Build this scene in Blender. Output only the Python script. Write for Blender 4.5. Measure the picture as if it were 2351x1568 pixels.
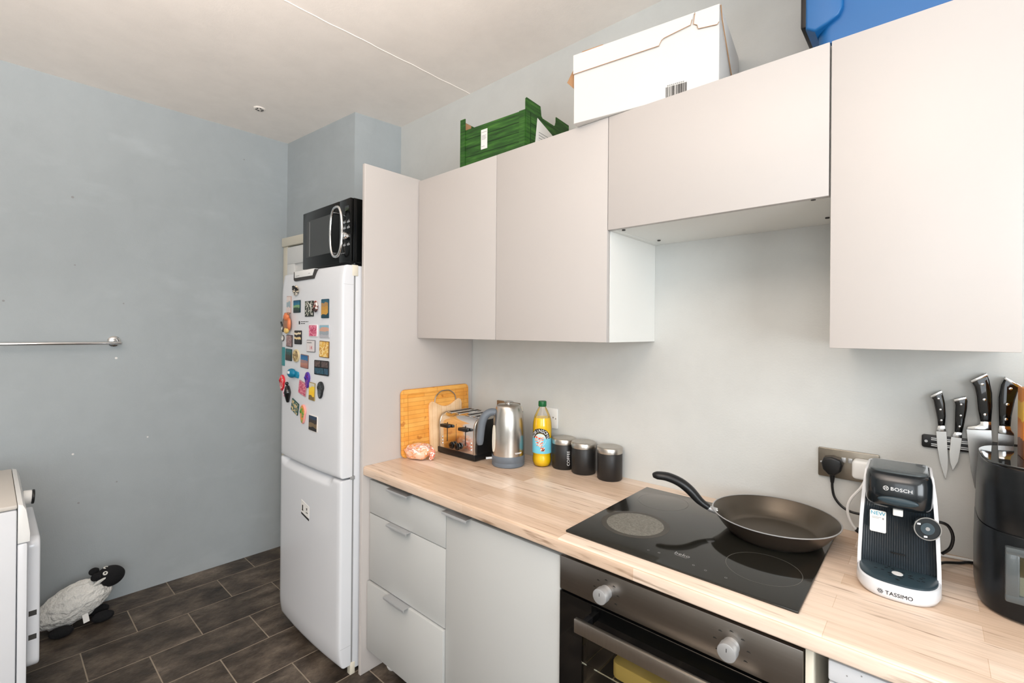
import bpy, bmesh, math, random
from mathutils import Vector, Matrix
random.seed(7)
PI = math.pi
C = bpy.context.scene.collection
for o in list(bpy.data.objects):
    bpy.data.objects.remove(o, do_unlink=True)
scn = bpy.context.scene

# ------------------------------------------------------------------ camera
YAW, PITCH, ROLL = 0.7272, 0.0011, 0.0084
CAM = Vector((1.7831, -1.6726, 1.4416))
fw = Vector((-math.sin(YAW) * math.cos(PITCH), math.cos(YAW) * math.cos(PITCH), math.sin(PITCH)))
rt = Vector((math.cos(YAW), math.sin(YAW), 0))
up = rt.cross(fw)
r2 = rt * math.cos(ROLL) + up * math.sin(ROLL)
u2 = -rt * math.sin(ROLL) + up * math.cos(ROLL)
cd = bpy.data.cameras.new('camera')
co = bpy.data.objects.new('camera', cd)
C.objects.link(co)
mw = Matrix((r2, u2, -fw)).transposed().to_4x4()
mw.translation = CAM
co.matrix_world = mw
cd.sensor_fit = 'HORIZONTAL'
cd.sensor_width = 36
cd.lens = 36 * 1075.67 / 2351
cd.shift_x = -(1182.5 - 1175.5) / 2351
cd.shift_y = -(784 - 760.9) / 2351
cd.clip_start = 0.02
scn.camera = co

# ------------------------------------------------------------------ world, light, exposure
w = bpy.data.worlds.new('daylight')
scn.world = w
w.use_nodes = True
w.node_tree.nodes['Background'].inputs[0].default_value = (0.75, 0.87, 1.0, 1)
w.node_tree.nodes['Background'].inputs[1].default_value = 1.0
vs = scn.view_settings
vs.view_transform = 'Standard'
vs.look = 'None'
vs.gamma = 1
vs.use_curve_mapping = False
vs.exposure = -0.07


def area(name, loc, rot, sx, sy, energy, col):
    l = bpy.data.lights.new(name, 'AREA')
    l.shape = 'RECTANGLE'
    l.size = sx
    l.size_y = sy
    l.energy = energy
    l.color = col
    o = bpy.data.objects.new(name, l)
    C.objects.link(o)
    o.location = loc
    o.rotation_euler = rot
    return o


area('window_daylight_right', (3.36, -2.05, 1.62), (0, PI / 2, 0), 1.36, 1.52, 64, (0.90, 0.96, 1.0))
area('window_daylight_front', (2.25, -3.46, 1.62), (PI / 2, 0, 0), 1.22, 1.36, 17, (0.90, 0.96, 1.0))
# unseen warm spot added behind the camera to brighten the ceiling, like a bounced flash
pl_ = bpy.data.lights.new('ceiling_fill_spot', 'SPOT')
pl_.energy = 760
pl_.color = (1.0, 0.9, 0.83)
pl_.shadow_soft_size = 0.22
pl_.spot_size = math.radians(100)
pl_.spot_blend = 1.0
po_ = bpy.data.objects.new('ceiling_fill_spot', pl_)
C.objects.link(po_)
po_.location = (2.1, -2.5, 1.30)
po_.rotation_euler = Vector((-.50, .16, .85)).to_track_quat('-Z', 'Y').to_euler()


# ------------------------------------------------------------------ materials
def mat(name, col, rough=0.5, metal=0.0, var=0.0, vscale=8.0, stretch=(1, 1, 1), bump=0.0, bscale=60.0,
        spec=0.5, coat=0.0, trans=0.0, ior=1.45, emit=None, alpha=1.0, aniso=0.0):
    m = bpy.data.materials.new(name)
    m.use_nodes = True
    nt = m.node_tree
    b = nt.nodes['Principled BSDF']
    b.inputs['Base Color'].default_value = (*col, 1)
    b.inputs['Roughness'].default_value = rough
    b.inputs['Metallic'].default_value = metal
    b.inputs['Specular IOR Level'].default_value = spec
    b.inputs['Coat Weight'].default_value = coat
    b.inputs['Transmission Weight'].default_value = trans
    b.inputs['IOR'].default_value = ior
    b.inputs['Alpha'].default_value = alpha
    b.inputs['Anisotropic'].default_value = aniso
    if emit:
        b.inputs['Emission Color'].default_value = (*emit[0], 1)
        b.inputs['Emission Strength'].default_value = emit[1]
    tc = nt.nodes.new('ShaderNodeTexCoord')
    mp = nt.nodes.new('ShaderNodeMapping')
    mp.inputs['Scale'].default_value = stretch
    nt.links.new(tc.outputs['Object'], mp.inputs[0])
    n = nt.nodes.new('ShaderNodeTexNoise')
    n.inputs['Scale'].default_value = vscale
    n.inputs['Detail'].default_value = 5
    nt.links.new(mp.outputs[0], n.inputs['Vector'])
    mx = nt.nodes.new('ShaderNodeMix')
    mx.data_type = 'RGBA'
    mx.inputs[6].default_value = (*[max(0, c * (1 - var)) for c in col], 1)
    mx.inputs[7].default_value = (*[min(1, c * (1 + var)) for c in col], 1)
    nt.links.new(n.outputs['Fac'], mx.inputs[0])
    nt.links.new(mx.outputs[2], b.inputs['Base Color'])
    if bump:
        n2 = nt.nodes.new('ShaderNodeTexNoise')
        n2.inputs['Scale'].default_value = bscale
        n2.inputs['Detail'].default_value = 4
        nt.links.new(mp.outputs[0], n2.inputs['Vector'])
        bp = nt.nodes.new('ShaderNodeBump')
        bp.inputs['Strength'].default_value = bump
        bp.inputs['Distance'].default_value = 0.01
        nt.links.new(n2.outputs['Fac'], bp.inputs['Height'])
        nt.links.new(bp.outputs[0], b.inputs['Normal'])
    return m


def srgb(r, g, b):
    f = lambda c: (c / 255 / 12.92) if c / 255 <= 0.04045 else ((c / 255 + 0.055) / 1.055) ** 2.4
    return (f(r), f(g), f(b))


class NT:
    """small node-graph helper on top of mat()"""
    def __init__(self, m):
        self.t = m.node_tree
        self.b = self.t.nodes['Principled BSDF']

    def n(self, kind, **kw):
        x = self.t.nodes.new('ShaderNode' + kind)
        for k, v in kw.items():
            setattr(x, k, v)
        return x

    def l(self, a, b):
        self.t.links.new(a, b)

    def coord(self, scale=(1, 1, 1), out='Object', loc=(0, 0, 0), rot=(0, 0, 0)):
        tc = self.n('TexCoord')
        mp = self.n('Mapping')
        mp.inputs['Scale'].default_value = scale
        mp.inputs['Location'].default_value = loc
        mp.inputs['Rotation'].default_value = rot
        self.l(tc.outputs[out], mp.inputs[0])
        return mp.outputs[0]

    def noise(self, vec, scale, detail=4, rough=0.5):
        x = self.n('TexNoise')
        x.inputs['Scale'].default_value = scale
        x.inputs['Detail'].default_value = detail
        x.inputs['Roughness'].default_value = rough
        self.l(vec, x.inputs['Vector'])
        return x.outputs['Fac']

    def ramp(self, fac, stops, const=False):
        r = self.n('ValToRGB')
        if const:
            r.color_ramp.interpolation = 'CONSTANT'
        e = r.color_ramp.elements
        while len(e) < len(stops):
            e.new(0.5)
        for el, (p, c) in zip(e, stops):
            el.position = p
            el.color = (*c, 1)
        self.l(fac, r.inputs[0])
        return r.outputs[0]

    def mix(self, fac, a, b, blend='MIX'):
        x = self.n('Mix', data_type='RGBA', blend_type=blend)
        for s, v in ((0, fac), (6, a), (7, b)):
            if hasattr(v, 'is_linked') or hasattr(v, 'node'):
                self.l(v, x.inputs[s])
            elif isinstance(v, tuple):
                x.inputs[s].default_value = (*v, 1)
            else:
                x.inputs[s].default_value = v
        return x.outputs[2]

    def color(self, c):
        self.l(c, self.b.inputs['Base Color'])


def wall_mat(name, col, scuffs=False):
    m = mat(name, col, rough=0.55, bump=0.05, bscale=160)
    g = NT(m)
    v = g.coord()
    big = g.noise(v, 1.3, 5, 0.6)
    fine = g.noise(v, 9, 6, 0.65)
    c = g.ramp(big, [(0.3, tuple(x * 0.96 for x in col)), (0.5, col), (0.72, tuple(min(1, x * 1.04) for x in col))])
    c2 = g.ramp(fine, [(0.35, (0.975, 0.975, 0.975)), (0.6, (1.01, 1.01, 1.01))])
    c = g.mix(1.0, c, c2, 'MULTIPLY')
    if scuffs:      # pale rubbed patches and faint grey smears in the paint
        sm = g.noise(g.coord((1, 1.1, 2.6), loc=(.4, .9, .2)), 2.3, 4, 0.6)
        c = g.mix(g.ramp(sm, [(0.56, (0, 0, 0)), (0.74, (0.45, 0.45, 0.45))]), c, tuple(min(1, x * 1.22) for x in col))
        st = g.noise(g.coord((1, 2.6, 1), loc=(2.2, 3.1, .7)), 3.1, 5, 0.65)
        c = g.mix(g.ramp(st, [(0.62, (0, 0, 0)), (0.8, (0.35, 0.35, 0.35))]), c, tuple(x * 0.86 for x in col))
    g.color(c)
    return m


M = {}
M['wall'] = wall_mat('grey_wall_paint_lit', srgb(209, 210, 207))  # one paint for all walls; the stronger light is put into this colour
M['wall_dim'] = wall_mat('grey_wall_paint_dim', srgb(171, 178, 181), True)  # same paint, with dimmer, bluer light put into the colour
M['ceiling'] = wall_mat('ceiling_paint', srgb(247, 240, 233))
M['door_front'] = mat('cabinet_front', srgb(198, 192, 188), 0.38, var=0.015, vscale=3)
M['base_front'] = mat('base_front', srgb(192, 193, 191), 0.36, var=0.02, vscale=4)
M['carcass'] = mat('white_melamine', srgb(240, 240, 236), 0.4, var=0.01)
M['white'] = mat('white_enamel', srgb(222, 224, 228), 0.22, var=0.01, coat=0.3)
M['white_matt'] = mat('white_plastic', srgb(236, 236, 234), 0.4, var=0.01)
M['cream'] = mat('cream_plastic', srgb(226, 219, 202), 0.45, var=0.03)
M['black'] = mat('black_plastic', srgb(22, 22, 23), 0.35, var=0.1)
M['black_gloss'] = mat('black_gloss', srgb(10, 11, 12), 0.08, var=0.1, coat=0.5)
M['dark'] = mat('dark_void', srgb(16, 16, 16), 0.7)
M['gap'] = mat('shadow_gap', srgb(60, 58, 56), 0.7)
M['rubber'] = mat('grey_rubber', srgb(104, 112, 121), 0.42, var=0.05)
M['chrome'] = mat('chrome', srgb(225, 225, 225), 0.1, 1.0)
M['steel'] = mat('brushed_steel', srgb(196, 192, 186), 0.27, 1.0, var=0.06, vscale=30, stretch=(1, 1, 14), aniso=0.4)
M['steel_h'] = mat('brushed_steel_panel', srgb(150, 144, 138), 0.33, 1.0, var=0.10, vscale=5, stretch=(1, 1, 30))
M['steel_lid'] = mat('brushed_lid', srgb(190, 184, 176), 0.3, 1.0, var=0.08, vscale=20, stretch=(8, 1, 1))
M['blade'] = mat('blade_steel', srgb(205, 203, 200), 0.26, 1.0, var=0.08, vscale=14)
M['alu'] = mat('aluminium', srgb(190, 191, 192), 0.4, 0.55, var=0.03)
M['socket'] = mat('aged_steel_plate', srgb(150, 142, 130), 0.32, 0.9, var=0.18, vscale=60)
M['print_black'] = mat('print_black', srgb(30, 30, 30), 0.6)
M['print_white'] = mat('print_white', srgb(240, 240, 240), 0.5)
M['print_grey'] = mat('print_grey', srgb(150, 150, 150), 0.6)
M['paper'] = mat('paper_label', srgb(236, 234, 230), 0.6, var=0.02)
M['cyan'] = mat('print_cyan', srgb(58, 160, 190), 0.5)
M['sky_label'] = mat('sky_label', srgb(120, 205, 228), 0.35, var=0.12, vscale=40)
M['can'] = mat('matt_black_canister', srgb(34, 32, 31), 0.42, var=0.12, vscale=12, bump=0.02)
M['pan_out'] = mat('pan_outside', srgb(92, 80, 70), 0.3, 0.7, var=0.06)
M['pan_in'] = mat('pan_inside', srgb(96, 88, 78), 0.3, 0.7, var=0.05, bump=0.03, bscale=400)
M['juice'] = mat('orange_juice', srgb(255, 208, 14), 0.25, var=0.05, coat=0.2)
M['green_cap'] = mat('green_cap', srgb(8, 96, 48), 0.4)
M['blue_tote'] = mat('blue_plastic', srgb(24, 98, 160), 0.36, var=0.12, vscale=5, bump=0.03)
M['wool'] = mat('white_wool', srgb(242, 240, 234), 0.9, var=0.06, vscale=40, bump=1.0, bscale=90)
M['felt'] = mat('black_felt', srgb(24, 24, 26), 0.95, var=0.15, vscale=50, bump=0.4, bscale=300)
M['kraft'] = mat('brown_card', srgb(178, 136, 98), 0.8, var=0.08)
M['carton'] = mat('white_card', srgb(226, 223, 219), 0.6, var=0.01)
M['coffee_black'] = mat('coffee_black', srgb(20, 26, 30), 0.22, var=0.1, coat=0.4)
M['coffee_rib'] = mat('coffee_rib', srgb(40, 48, 54), 0.25, var=0.1, coat=0.3)
M['tray'] = mat('drip_tray_grey', srgb(44, 60, 68), 0.35, var=0.06)
M['lid_grey'] = mat('lid_grey', srgb(80, 86, 88), 0.25, coat=0.3)
M['fryer'] = mat('gunmetal', srgb(44, 46, 48), 0.28, 0.75, var=0.1, vscale=6, stretch=(1, 1, 20))
M['fryer_top'] = mat('fryer_gloss_top', srgb(110, 114, 114), 0.04, 0.85)
M['brown'] = mat('food_crumb', srgb(112, 96, 68), 0.8, var=0.4, vscale=40)
M['microwave'] = mat('microwave_black', srgb(9, 10, 10), 0.16, spec=0.25)
M['mw_window'] = mat('microwave_window', srgb(62, 64, 64), 0.14, spec=0.35, var=0.05)
M['green_led'] = mat('green_led', srgb(40, 60, 10), 0.4, emit=((0.35, 0.55, 0.05), 0.12))
M['lavender'] = mat('silver_trim', srgb(190, 190, 192), 0.2, 0.9)
M['hob'] = mat('hob_glass', srgb(32, 31, 27), 0.08, spec=0.6, var=0.15, vscale=9)
M['ring_line'] = mat('ring_print', srgb(120, 118, 112), 0.4)
M['white_eye'] = mat('eye_white', srgb(240, 238, 230), 0.7)
M['oven_glass'] = mat('oven_black_glass', srgb(9, 9, 9), 0.09, coat=0.5)
M['yellow_board'] = mat('pale_yellow_board', srgb(240, 214, 130), 0.7, var=0.08)
M['grout'] = mat('pale_grout', srgb(150, 138, 122), 0.8, var=0.15, vscale=20)
M['orange_box'] = None


def glass(name, col, tint=0.85, rough=0.03, mixfac=0.12):
    m = bpy.data.materials.new(name)
    m.use_nodes = True
    nt = m.node_tree
    for n in list(nt.nodes):
        nt.nodes.remove(n)
    out = nt.nodes.new('ShaderNodeOutputMaterial')
    tr = nt.nodes.new('ShaderNodeBsdfTransparent')
    tr.inputs[0].default_value = (col[0] * tint, col[1] * tint, col[2] * tint, 1)
    gl = nt.nodes.new('ShaderNodeBsdfGlossy')
    gl.inputs['Roughness'].default_value = rough
    fr = nt.nodes.new('ShaderNodeLayerWeight')
    fr.inputs[0].default_value = 0.25
    mt = nt.nodes.new('ShaderNodeMath')
    mt.operation = 'MULTIPLY_ADD'
    mt.inputs[1].default_value = 0.8
    mt.inputs[2].default_value = mixfac
    nt.links.new(fr.outputs['Fresnel'], mt.inputs[0])
    mx = nt.nodes.new('ShaderNodeMixShader')
    nt.links.new(mt.outputs[0], mx.inputs[0])
    nt.links.new(tr.outputs[0], mx.inputs[1])
    nt.links.new(gl.outputs[0], mx.inputs[2])
    nt.links.new(mx.outputs[0], out.inputs[0])
    return m


M['clear'] = glass('clear_plastic', (1, 1, 1), 0.99, 0.06, 0.03)
M['pane'] = glass('window_glass', (1, 1, 1), 0.96)
M['oven_pane'] = glass('oven_inner_glass', (0.95, 0.93, 0.86), 0.95, 0.05, 0.02)
M['fryer_pane'] = glass('fryer_glass', (0.9, 0.92, 0.88), 0.9, 0.05, 0.05)


def worktop_mat():
    m = mat('oak_laminate', srgb(216, 188, 160), 0.27, spec=0.45)
    g = NT(m)
    v = g.coord()
    br = g.n('TexBrick')
    g.l(v, br.inputs['Vector'])
    br.offset = 0.37
    br.inputs['Scale'].default_value = 1.0
    br.inputs['Brick Width'].default_value = 0.62
    br.inputs['Row Height'].default_value = 0.062
    br.inputs['Mortar Size'].default_value = 0.0006
    br.inputs['Mortar Smooth'].default_value = 0.3
    br.inputs['Color1'].default_value = (*srgb(236, 217, 199), 1)
    br.inputs['Color2'].default_value = (*srgb(210, 182, 157), 1)
    br.inputs['Mortar'].default_value = (*srgb(208, 180, 154), 1)
    grain = g.noise(g.coord((3, 60, 30)), 2.2, 6, 0.6)
    c = g.mix(1.0, br.outputs['Color'], g.ramp(grain, [(0.3, (0.86, 0.84, 0.82)), (0.55, (1.0, 1.0, 1.0)), (0.75, (1.05, 1.05, 1.05))]), 'MULTIPLY')
    cloud = g.noise(g.coord((1.6, 7, 3)), 1.7, 3)
    c = g.mix(1.0, c, g.ramp(cloud, [(0.35, (0.97, 0.955, 0.94)), (0.65, (1.06, 1.06, 1.07))]), 'MULTIPLY')
    streak = g.noise(g.coord((2.2, 34, 20), loc=(3.1, 1.7, 0)), 2.4, 3, 0.55)
    c = g.mix(g.ramp(streak, [(0.61, (0, 0, 0)), (0.72, (0.7, 0.7, 0.7))]), c, srgb(128, 98, 72))
    g.color(c)
    return m


M['worktop'] = worktop_mat()


def tile_mat():
    m = mat('slate_vinyl', srgb(66, 57, 49), 0.42, spec=0.4, bump=0.25, bscale=45)
    g = NT(m)
    oi = g.n('ObjectInfo')
    v = g.n('VectorMath', operation='ADD')
    tc = g.n('TexCoord')
    sc = g.n('VectorMath', operation='SCALE')
    sc.inputs['Scale'].default_value = 9.0
    g.l(oi.outputs['Location'], sc.inputs[0])
    g.l(tc.outputs['Object'], v.inputs[0])
    g.l(sc.outputs[0], v.inputs[1])
    mp = g.n('Mapping')
    mp.inputs['Scale'].default_value = (9, 5, 1)
    g.l(v.outputs[0], mp.inputs[0])
    n1 = g.noise(mp.outputs[0], 1.0, 7, 0.62)
    n2 = g.noise(mp.outputs[0], 12.0, 5, 0.7)
    c = g.ramp(n1, [(0.3, srgb(42, 36, 31)), (0.46, srgb(70, 61, 53)), (0.6, srgb(100, 89, 78)), (0.75, srgb(128, 117, 105))])
    c = g.mix(1.0, c, g.ramp(n2, [(0.3, (0.7, 0.7, 0.7)), (0.7, (1.28, 1.28, 1.28))]), 'MULTIPLY')
    c = g.mix(1.0, c, g.ramp(oi.outputs['Random'], [(0, (0.9, 0.9, 0.9)), (1, (1.1, 1.08, 1.06))]), 'MULTIPLY')
    g.color(c)
    return m


M['tile'] = tile_mat()


def bamboo_mat(name, base, dark, light, w_, h_, rot=0, dens=1.0):
    m = mat(name, base, 0.5)
    g = NT(m)
    # board plane is local YZ
    tc = g.n('TexCoord')
    sx = g.n('SeparateXYZ')
    cx = g.n('CombineXYZ')
    g.l(tc.outputs['Object'], sx.inputs[0])
    a, b = ('Y', 'Z') if not rot else ('Z', 'Y')
    g.l(sx.outputs[a], cx.inputs['X'])
    g.l(sx.outputs[b], cx.inputs['Y'])
    br = g.n('TexBrick')
    br.offset = 0.41
    br.offset_frequency = 2
    g.l(cx.outputs[0], br.inputs['Vector'])
    br.inputs['Scale'].default_value = 1
    br.inputs['Brick Width'].default_value = w_
    br.inputs['Row Height'].default_value = h_
    br.inputs['Mortar Size'].default_value = 0.0005
    br.inputs['Color1'].default_value = (*light, 1)
    br.inputs['Color2'].default_value = (*base, 1)
    br.inputs['Mortar'].default_value = (*dark, 1)
    n = g.noise(cx.outputs[0], 14, 4)
    c = g.mix(1.0, br.outputs['Color'], g.ramp(n, [(0.3, (0.9, 0.82, 0.72)), (0.65, (1.05, 1.05, 1.05))]), 'MULTIPLY')
    if dens:
        n2 = g.noise(cx.outputs[0], 22, 1)
        c = g.mix(g.ramp(n2, [(0.66, (0, 0, 0)), (0.7, (0.6, 0.6, 0.6))]), c, dark)
    g.color(c)
    return m


M['bamboo'] = bamboo_mat('bamboo_board', srgb(232, 160, 66), srgb(176, 98, 26), srgb(240, 180, 92), 0.19, 0.019)
M['beech'] = bamboo_mat('beech_board', srgb(232, 196, 152), srgb(196, 148, 100), srgb(238, 208, 172), 0.6, 0.028, 1, 0)


def crate_mat():
    m = mat('green_wood_print', srgb(40, 96, 28), 0.55)
    g = NT(m)
    n = g.noise(g.coord((5, 5, 60)), 1.6, 6, 0.65)
    c = g.ramp(n, [(0.3, srgb(12, 44, 8)), (0.5, srgb(36, 84, 22)), (0.72, srgb(70, 122, 42))])
    g.color(c)
    return m


M['crate'] = crate_mat()
M['crate_dark'] = mat('green_print_dark', srgb(12, 44, 10), 0.6)


def splotch(name, cols, scale=40, rough=0.4, stretch=(1, 1, 1), const=True, seed=0.0, coat=0.0):
    m = mat(name, cols[0], rough, coat=coat)
    g = NT(m)
    n = g.noise(g.coord(stretch, loc=(seed, seed * 1.7, seed * 0.3)), scale, 3)
    k = len(cols)
    stops = [(0.0 if i == 0 else 0.36 + 0.28 * i / k, c) for i, c in enumerate(cols)]
    g.color(g.ramp(n, stops, const))
    return m


def bands(name, cols, z0, z1, rough=0.35, wob=0.2, seed=0.0, scale=30):
    """landscape-like print: colour bands in local Z, wobbled"""
    m = mat(name, cols[0], rough)
    g = NT(m)
    v = g.coord()
    sx = g.n('SeparateXYZ')
    g.l(v, sx.inputs[0])
    mr = g.n('MapRange')
    mr.inputs['From Min'].default_value = z0
    mr.inputs['From Max'].default_value = z1
    g.l(sx.outputs['Z'], mr.inputs['Value'])
    n = g.noise(g.coord(loc=(seed, 0, seed)), scale, 3)
    ma = g.n('Math', operation='MULTIPLY_ADD')
    ma.inputs[1].default_value = wob * 2
    g.l(n, ma.inputs[0])
    sub = g.n('Math', operation='ADD')
    sub.inputs[1].default_value = -wob
    g.l(ma.outputs[0], sub.inputs[0])
    g.l(mr.outputs[0], ma.inputs[2])
    k = len(cols)
    stops = [(i / k, c) for i, c in enumerate(cols)]
    g.color(g.ramp(sub.outputs[0], stops, True))
    return m


M['bread'] = splotch('bread_wrapper', [srgb(240, 220, 205), srgb(236, 190, 160), srgb(238, 140, 60), srgb(232, 214, 196), srgb(205, 120, 96), srgb(240, 226, 214)], 22, 0.22, (1, 1, 2.2), False, 3.0, 0.5)
M['orange_box'] = bands('orange_carton', [srgb(120, 66, 30), srgb(228, 132, 20), srgb(246, 196, 70), srgb(232, 140, 16), srgb(232, 148, 20)], 0.0, 0.2, 0.4, 0.08, 1.0)


# ------------------------------------------------------------------ mesh helpers
class MB:
    def __init__(self):
        self.bm = bmesh.new()

    def box(self, x0, x1, y0, y1, z0, z1, bev=0.0, seg=2, mtx=None):
        b = bmesh.new()
        vs_ = [b.verts.new((x, y, z)) for x in (x0, x1) for y in (y0, y1) for z in (z0, z1)]
        for f in ((0, 1, 3, 2), (4, 6, 7, 5), (0, 4, 5, 1), (2, 3, 7, 6), (0, 2, 6, 4), (1, 5, 7, 3)):
            b.faces.new([vs_[i] for i in f])
        if bev:
            bmesh.ops.bevel(b, geom=b.edges[:], offset=bev, segments=seg, affect='EDGES', profile=0.5)
        return self._add(b, mtx)

    def _add(self, b, mtx=None):
        if mtx is not None:
            b.transform(mtx)
        me = bpy.data.meshes.new('tmp')
        b.to_mesh(me)
        b.free()
        self.bm.from_mesh(me)
        bpy.data.meshes.remove(me)
        return self

    def prism(self, pts, axis, a0, a1, bev=0.0, seg=2, mtx=None):
        """pts: 2D outline in the plane normal to axis: x->(y,z) y->(x,z) z->(x,y)"""
        b = bmesh.new()
        def P(p, a):
            return {'x': (a, p[0], p[1]), 'y': (p[0], a, p[1]), 'z': (p[0], p[1], a)}[axis]
        A = [b.verts.new(P(p, a0)) for p in pts]
        B = [b.verts.new(P(p, a1)) for p in pts]
        n = len(pts)
        b.faces.new(A)
        b.faces.new(B[::-1])
        for i in range(n):
            b.faces.new((A[i], B[i], B[(i + 1) % n], A[(i + 1) % n]))
        bmesh.ops.recalc_face_normals(b, faces=b.faces[:])
        if bev:
            es = [e for e in b.edges if len({v in A for v in e.verts}) == 1]
            bmesh.ops.bevel(b, geom=es, offset=bev, segments=seg, affect='EDGES', profile=0.5)
        return self._add(b, mtx)

    def lathe(self, prof, n=40, mtx=None, cap=True):
        b = bmesh.new()
        rings = []
        for r, z in prof:
            if r < 1e-6:
                rings.append([b.verts.new((0, 0, z))])
            else:
                rings.append([b.verts.new((r * math.cos(2 * PI * i / n), r * math.sin(2 * PI * i / n), z)) for i in range(n)])
        for a, c in zip(rings, rings[1:]):
            for i in range(n):
                j = (i + 1) % n
                if len(a) == 1 and len(c) > 1:
                    b.faces.new((a[0], c[j], c[i]))
                elif len(c) == 1 and len(a) > 1:
                    b.faces.new((a[i], a[j], c[0]))
                elif len(a) > 1:
                    b.faces.new((a[i], a[j], c[j], c[i]))
        if cap:
            if len(rings[0]) > 1:
                b.faces.new(rings[0][::-1])
            if len(rings[-1]) > 1:
                b.faces.new(rings[-1])
        bmesh.ops.recalc_face_normals(b, faces=b.faces[:])
        return self._add(b, mtx)

    def cyl(self, p0, p1, r, n=20, bev=0.0):
        p0, p1 = Vector(p0), Vector(p1)
        L = (p1 - p0).length
        q = (p1 - p0).to_track_quat('Z', 'Y').to_matrix().to_4x4()
        q.translation = p0
        if bev:
            prof = [(0, 0), (r - bev, 0), (r - bev * .3, bev * .3), (r, bev), (r, L - bev), (r - bev * .3, L - bev * .3), (r - bev, L), (0, L)]
        else:
            prof = [(0, 0), (r, 0), (r, L), (0, L)]
        return self.lathe(prof, n, q)

    def loft(self, rings, closed=True, cap=True, mtx=None):
        b = bmesh.new()
        R_ = [[b.verts.new(p) for p in r] for r in rings]
        n = len(rings[0])
        for a, c in zip(R_, R_[1:]):
            for i in range(n if closed else n - 1):
                j = (i + 1) % n
                b.faces.new((a[i], a[j], c[j], c[i]))
        if cap:
            b.faces.new(R_[0][::-1])
            b.faces.new(R_[-1])
        bmesh.ops.recalc_face_normals(b, faces=b.faces[:])
        return self._add(b, mtx)

    def sweep(self, pts, rad, n=12, cyc=False, flat=None, sub=0):
        """tube along a polyline; rad number or list; flat = (dir, factor) squashes the section along dir"""
        pts = [Vector(p) for p in pts]
        if sub:
            pts, rad = smooth_path(pts, rad, sub, cyc)
        m_ = len(pts)
        if not isinstance(rad, (list, tuple)):
            rad = [rad] * m_
        rings = []
        prev = None
        for i, p in enumerate(pts):
            if cyc:
                t = pts[(i + 1) % m_] - pts[i - 1]
            else:
                t = pts[min(i + 1, m_ - 1)] - pts[max(i - 1, 0)]
            t.normalize()
            if prev is None:
                u = t.orthogonal().normalized()
            else:
                u = (prev - t * prev.dot(t))
                u = u.normalized() if u.length > 1e-6 else t.orthogonal().normalized()
            prev = u
            v = t.cross(u)
            ring = []
            for k in range(n):
                a = 2 * PI * k / n
                d = (u * math.cos(a) + v * math.sin(a)) * rad[i]
                if flat:
                    f = Vector(flat[0]).normalized()
                    d = d + f * d.dot(f) * (flat[1] - 1)
                ring.append(p + d)
            rings.append(ring)
        if cyc:
            rings.append(rings[0])
            b = bmesh.new()
            R_ = [[b.verts.new(q) for q in r] for r in rings[:-1]]
            R_.append(R_[0])
            # best twist alignment
            for a, c in zip(R_, R_[1:]):
                off = 0
                if c is R_[0]:
                    off = min(range(n), key=lambda o: (a[0].co - c[o].co).length)
                for i in range(n):
                    b.faces.new((a[i], a[(i + 1) % n], c[(i + 1 + off) % n], c[(i + off) % n]))
            bmesh.ops.recalc_face_normals(b, faces=b.faces[:])
            return self._add(b)
        return self.loft(rings)

    def blob(self, c, r, seed=0, amp=0.0, sub=3, freq=3.0, mtx=None):
        from mathutils import noise
        b = bmesh.new()
        bmesh.ops.create_icosphere(b, subdivisions=sub, radius=1)
        for v in b.verts:
            k = 1 + amp * noise.noise(v.co * freq + Vector((seed, seed * 2.1, 0)))
            v.co = Vector((v.co.x * r[0] * k, v.co.y * r[1] * k, v.co.z * r[2] * k))
        if mtx is not None:
            b.transform(mtx)
        b.transform(Matrix.Translation(c))
        return self._add(b)

    def poly(self, pts):
        f = self.bm.faces.new([self.bm.verts.new(p) for p in pts])
        return self

    def annulus(self, c, r0, r1, n=48):
        z = c[2]
        A = [self.bm.verts.new((c[0] + r0 * math.cos(2 * PI * i / n), c[1] + r0 * math.sin(2 * PI * i / n), z)) for i in range(n)]
        B = [self.bm.verts.new((c[0] + r1 * math.cos(2 * PI * i / n), c[1] + r1 * math.sin(2 * PI * i / n), z)) for i in range(n)]
        for i in range(n):
            j = (i + 1) % n
            self.bm.faces.new((A[i], B[i], B[j], A[j]))
        return self

    def build(self, name, m, parent=None, loc=None, angle=40, mtx=None):
        me = bpy.data.meshes.new(name)
        if mtx is not None:
            self.bm.transform(mtx)
        self.bm.to_mesh(me)
        self.bm.free()
        return link(name, me, m, parent, loc, angle)


def smooth_path(pts, rad, sub, cyc=False):
    n = len(pts)
    if not isinstance(rad, (list, tuple)):
        rad = [rad] * n
    out, ro = [], []
    segs = n if cyc else n - 1
    for i in range(segs):
        if cyc:
            p = [pts[(i - 1) % n], pts[i], pts[(i + 1) % n], pts[(i + 2) % n]]
            r = (rad[i], rad[(i + 1) % n])
        else:
            p = [pts[max(i - 1, 0)], pts[i], pts[i + 1], pts[min(i + 2, n - 1)]]
            r = (rad[i], rad[i + 1])
        for k in range(sub):
            t = k / sub
            q = 0.5 * ((2 * p[1]) + (p[2] - p[0]) * t + (2 * p[0] - 5 * p[1] + 4 * p[2] - p[3]) * t * t + (3 * p[1] - p[0] - 3 * p[2] + p[3]) * t ** 3)
            out.append(q)
            ro.append(r[0] + (r[1] - r[0]) * t)
    if not cyc:
        out.append(pts[-1])
        ro.append(rad[-1])
    return out, ro


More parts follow.
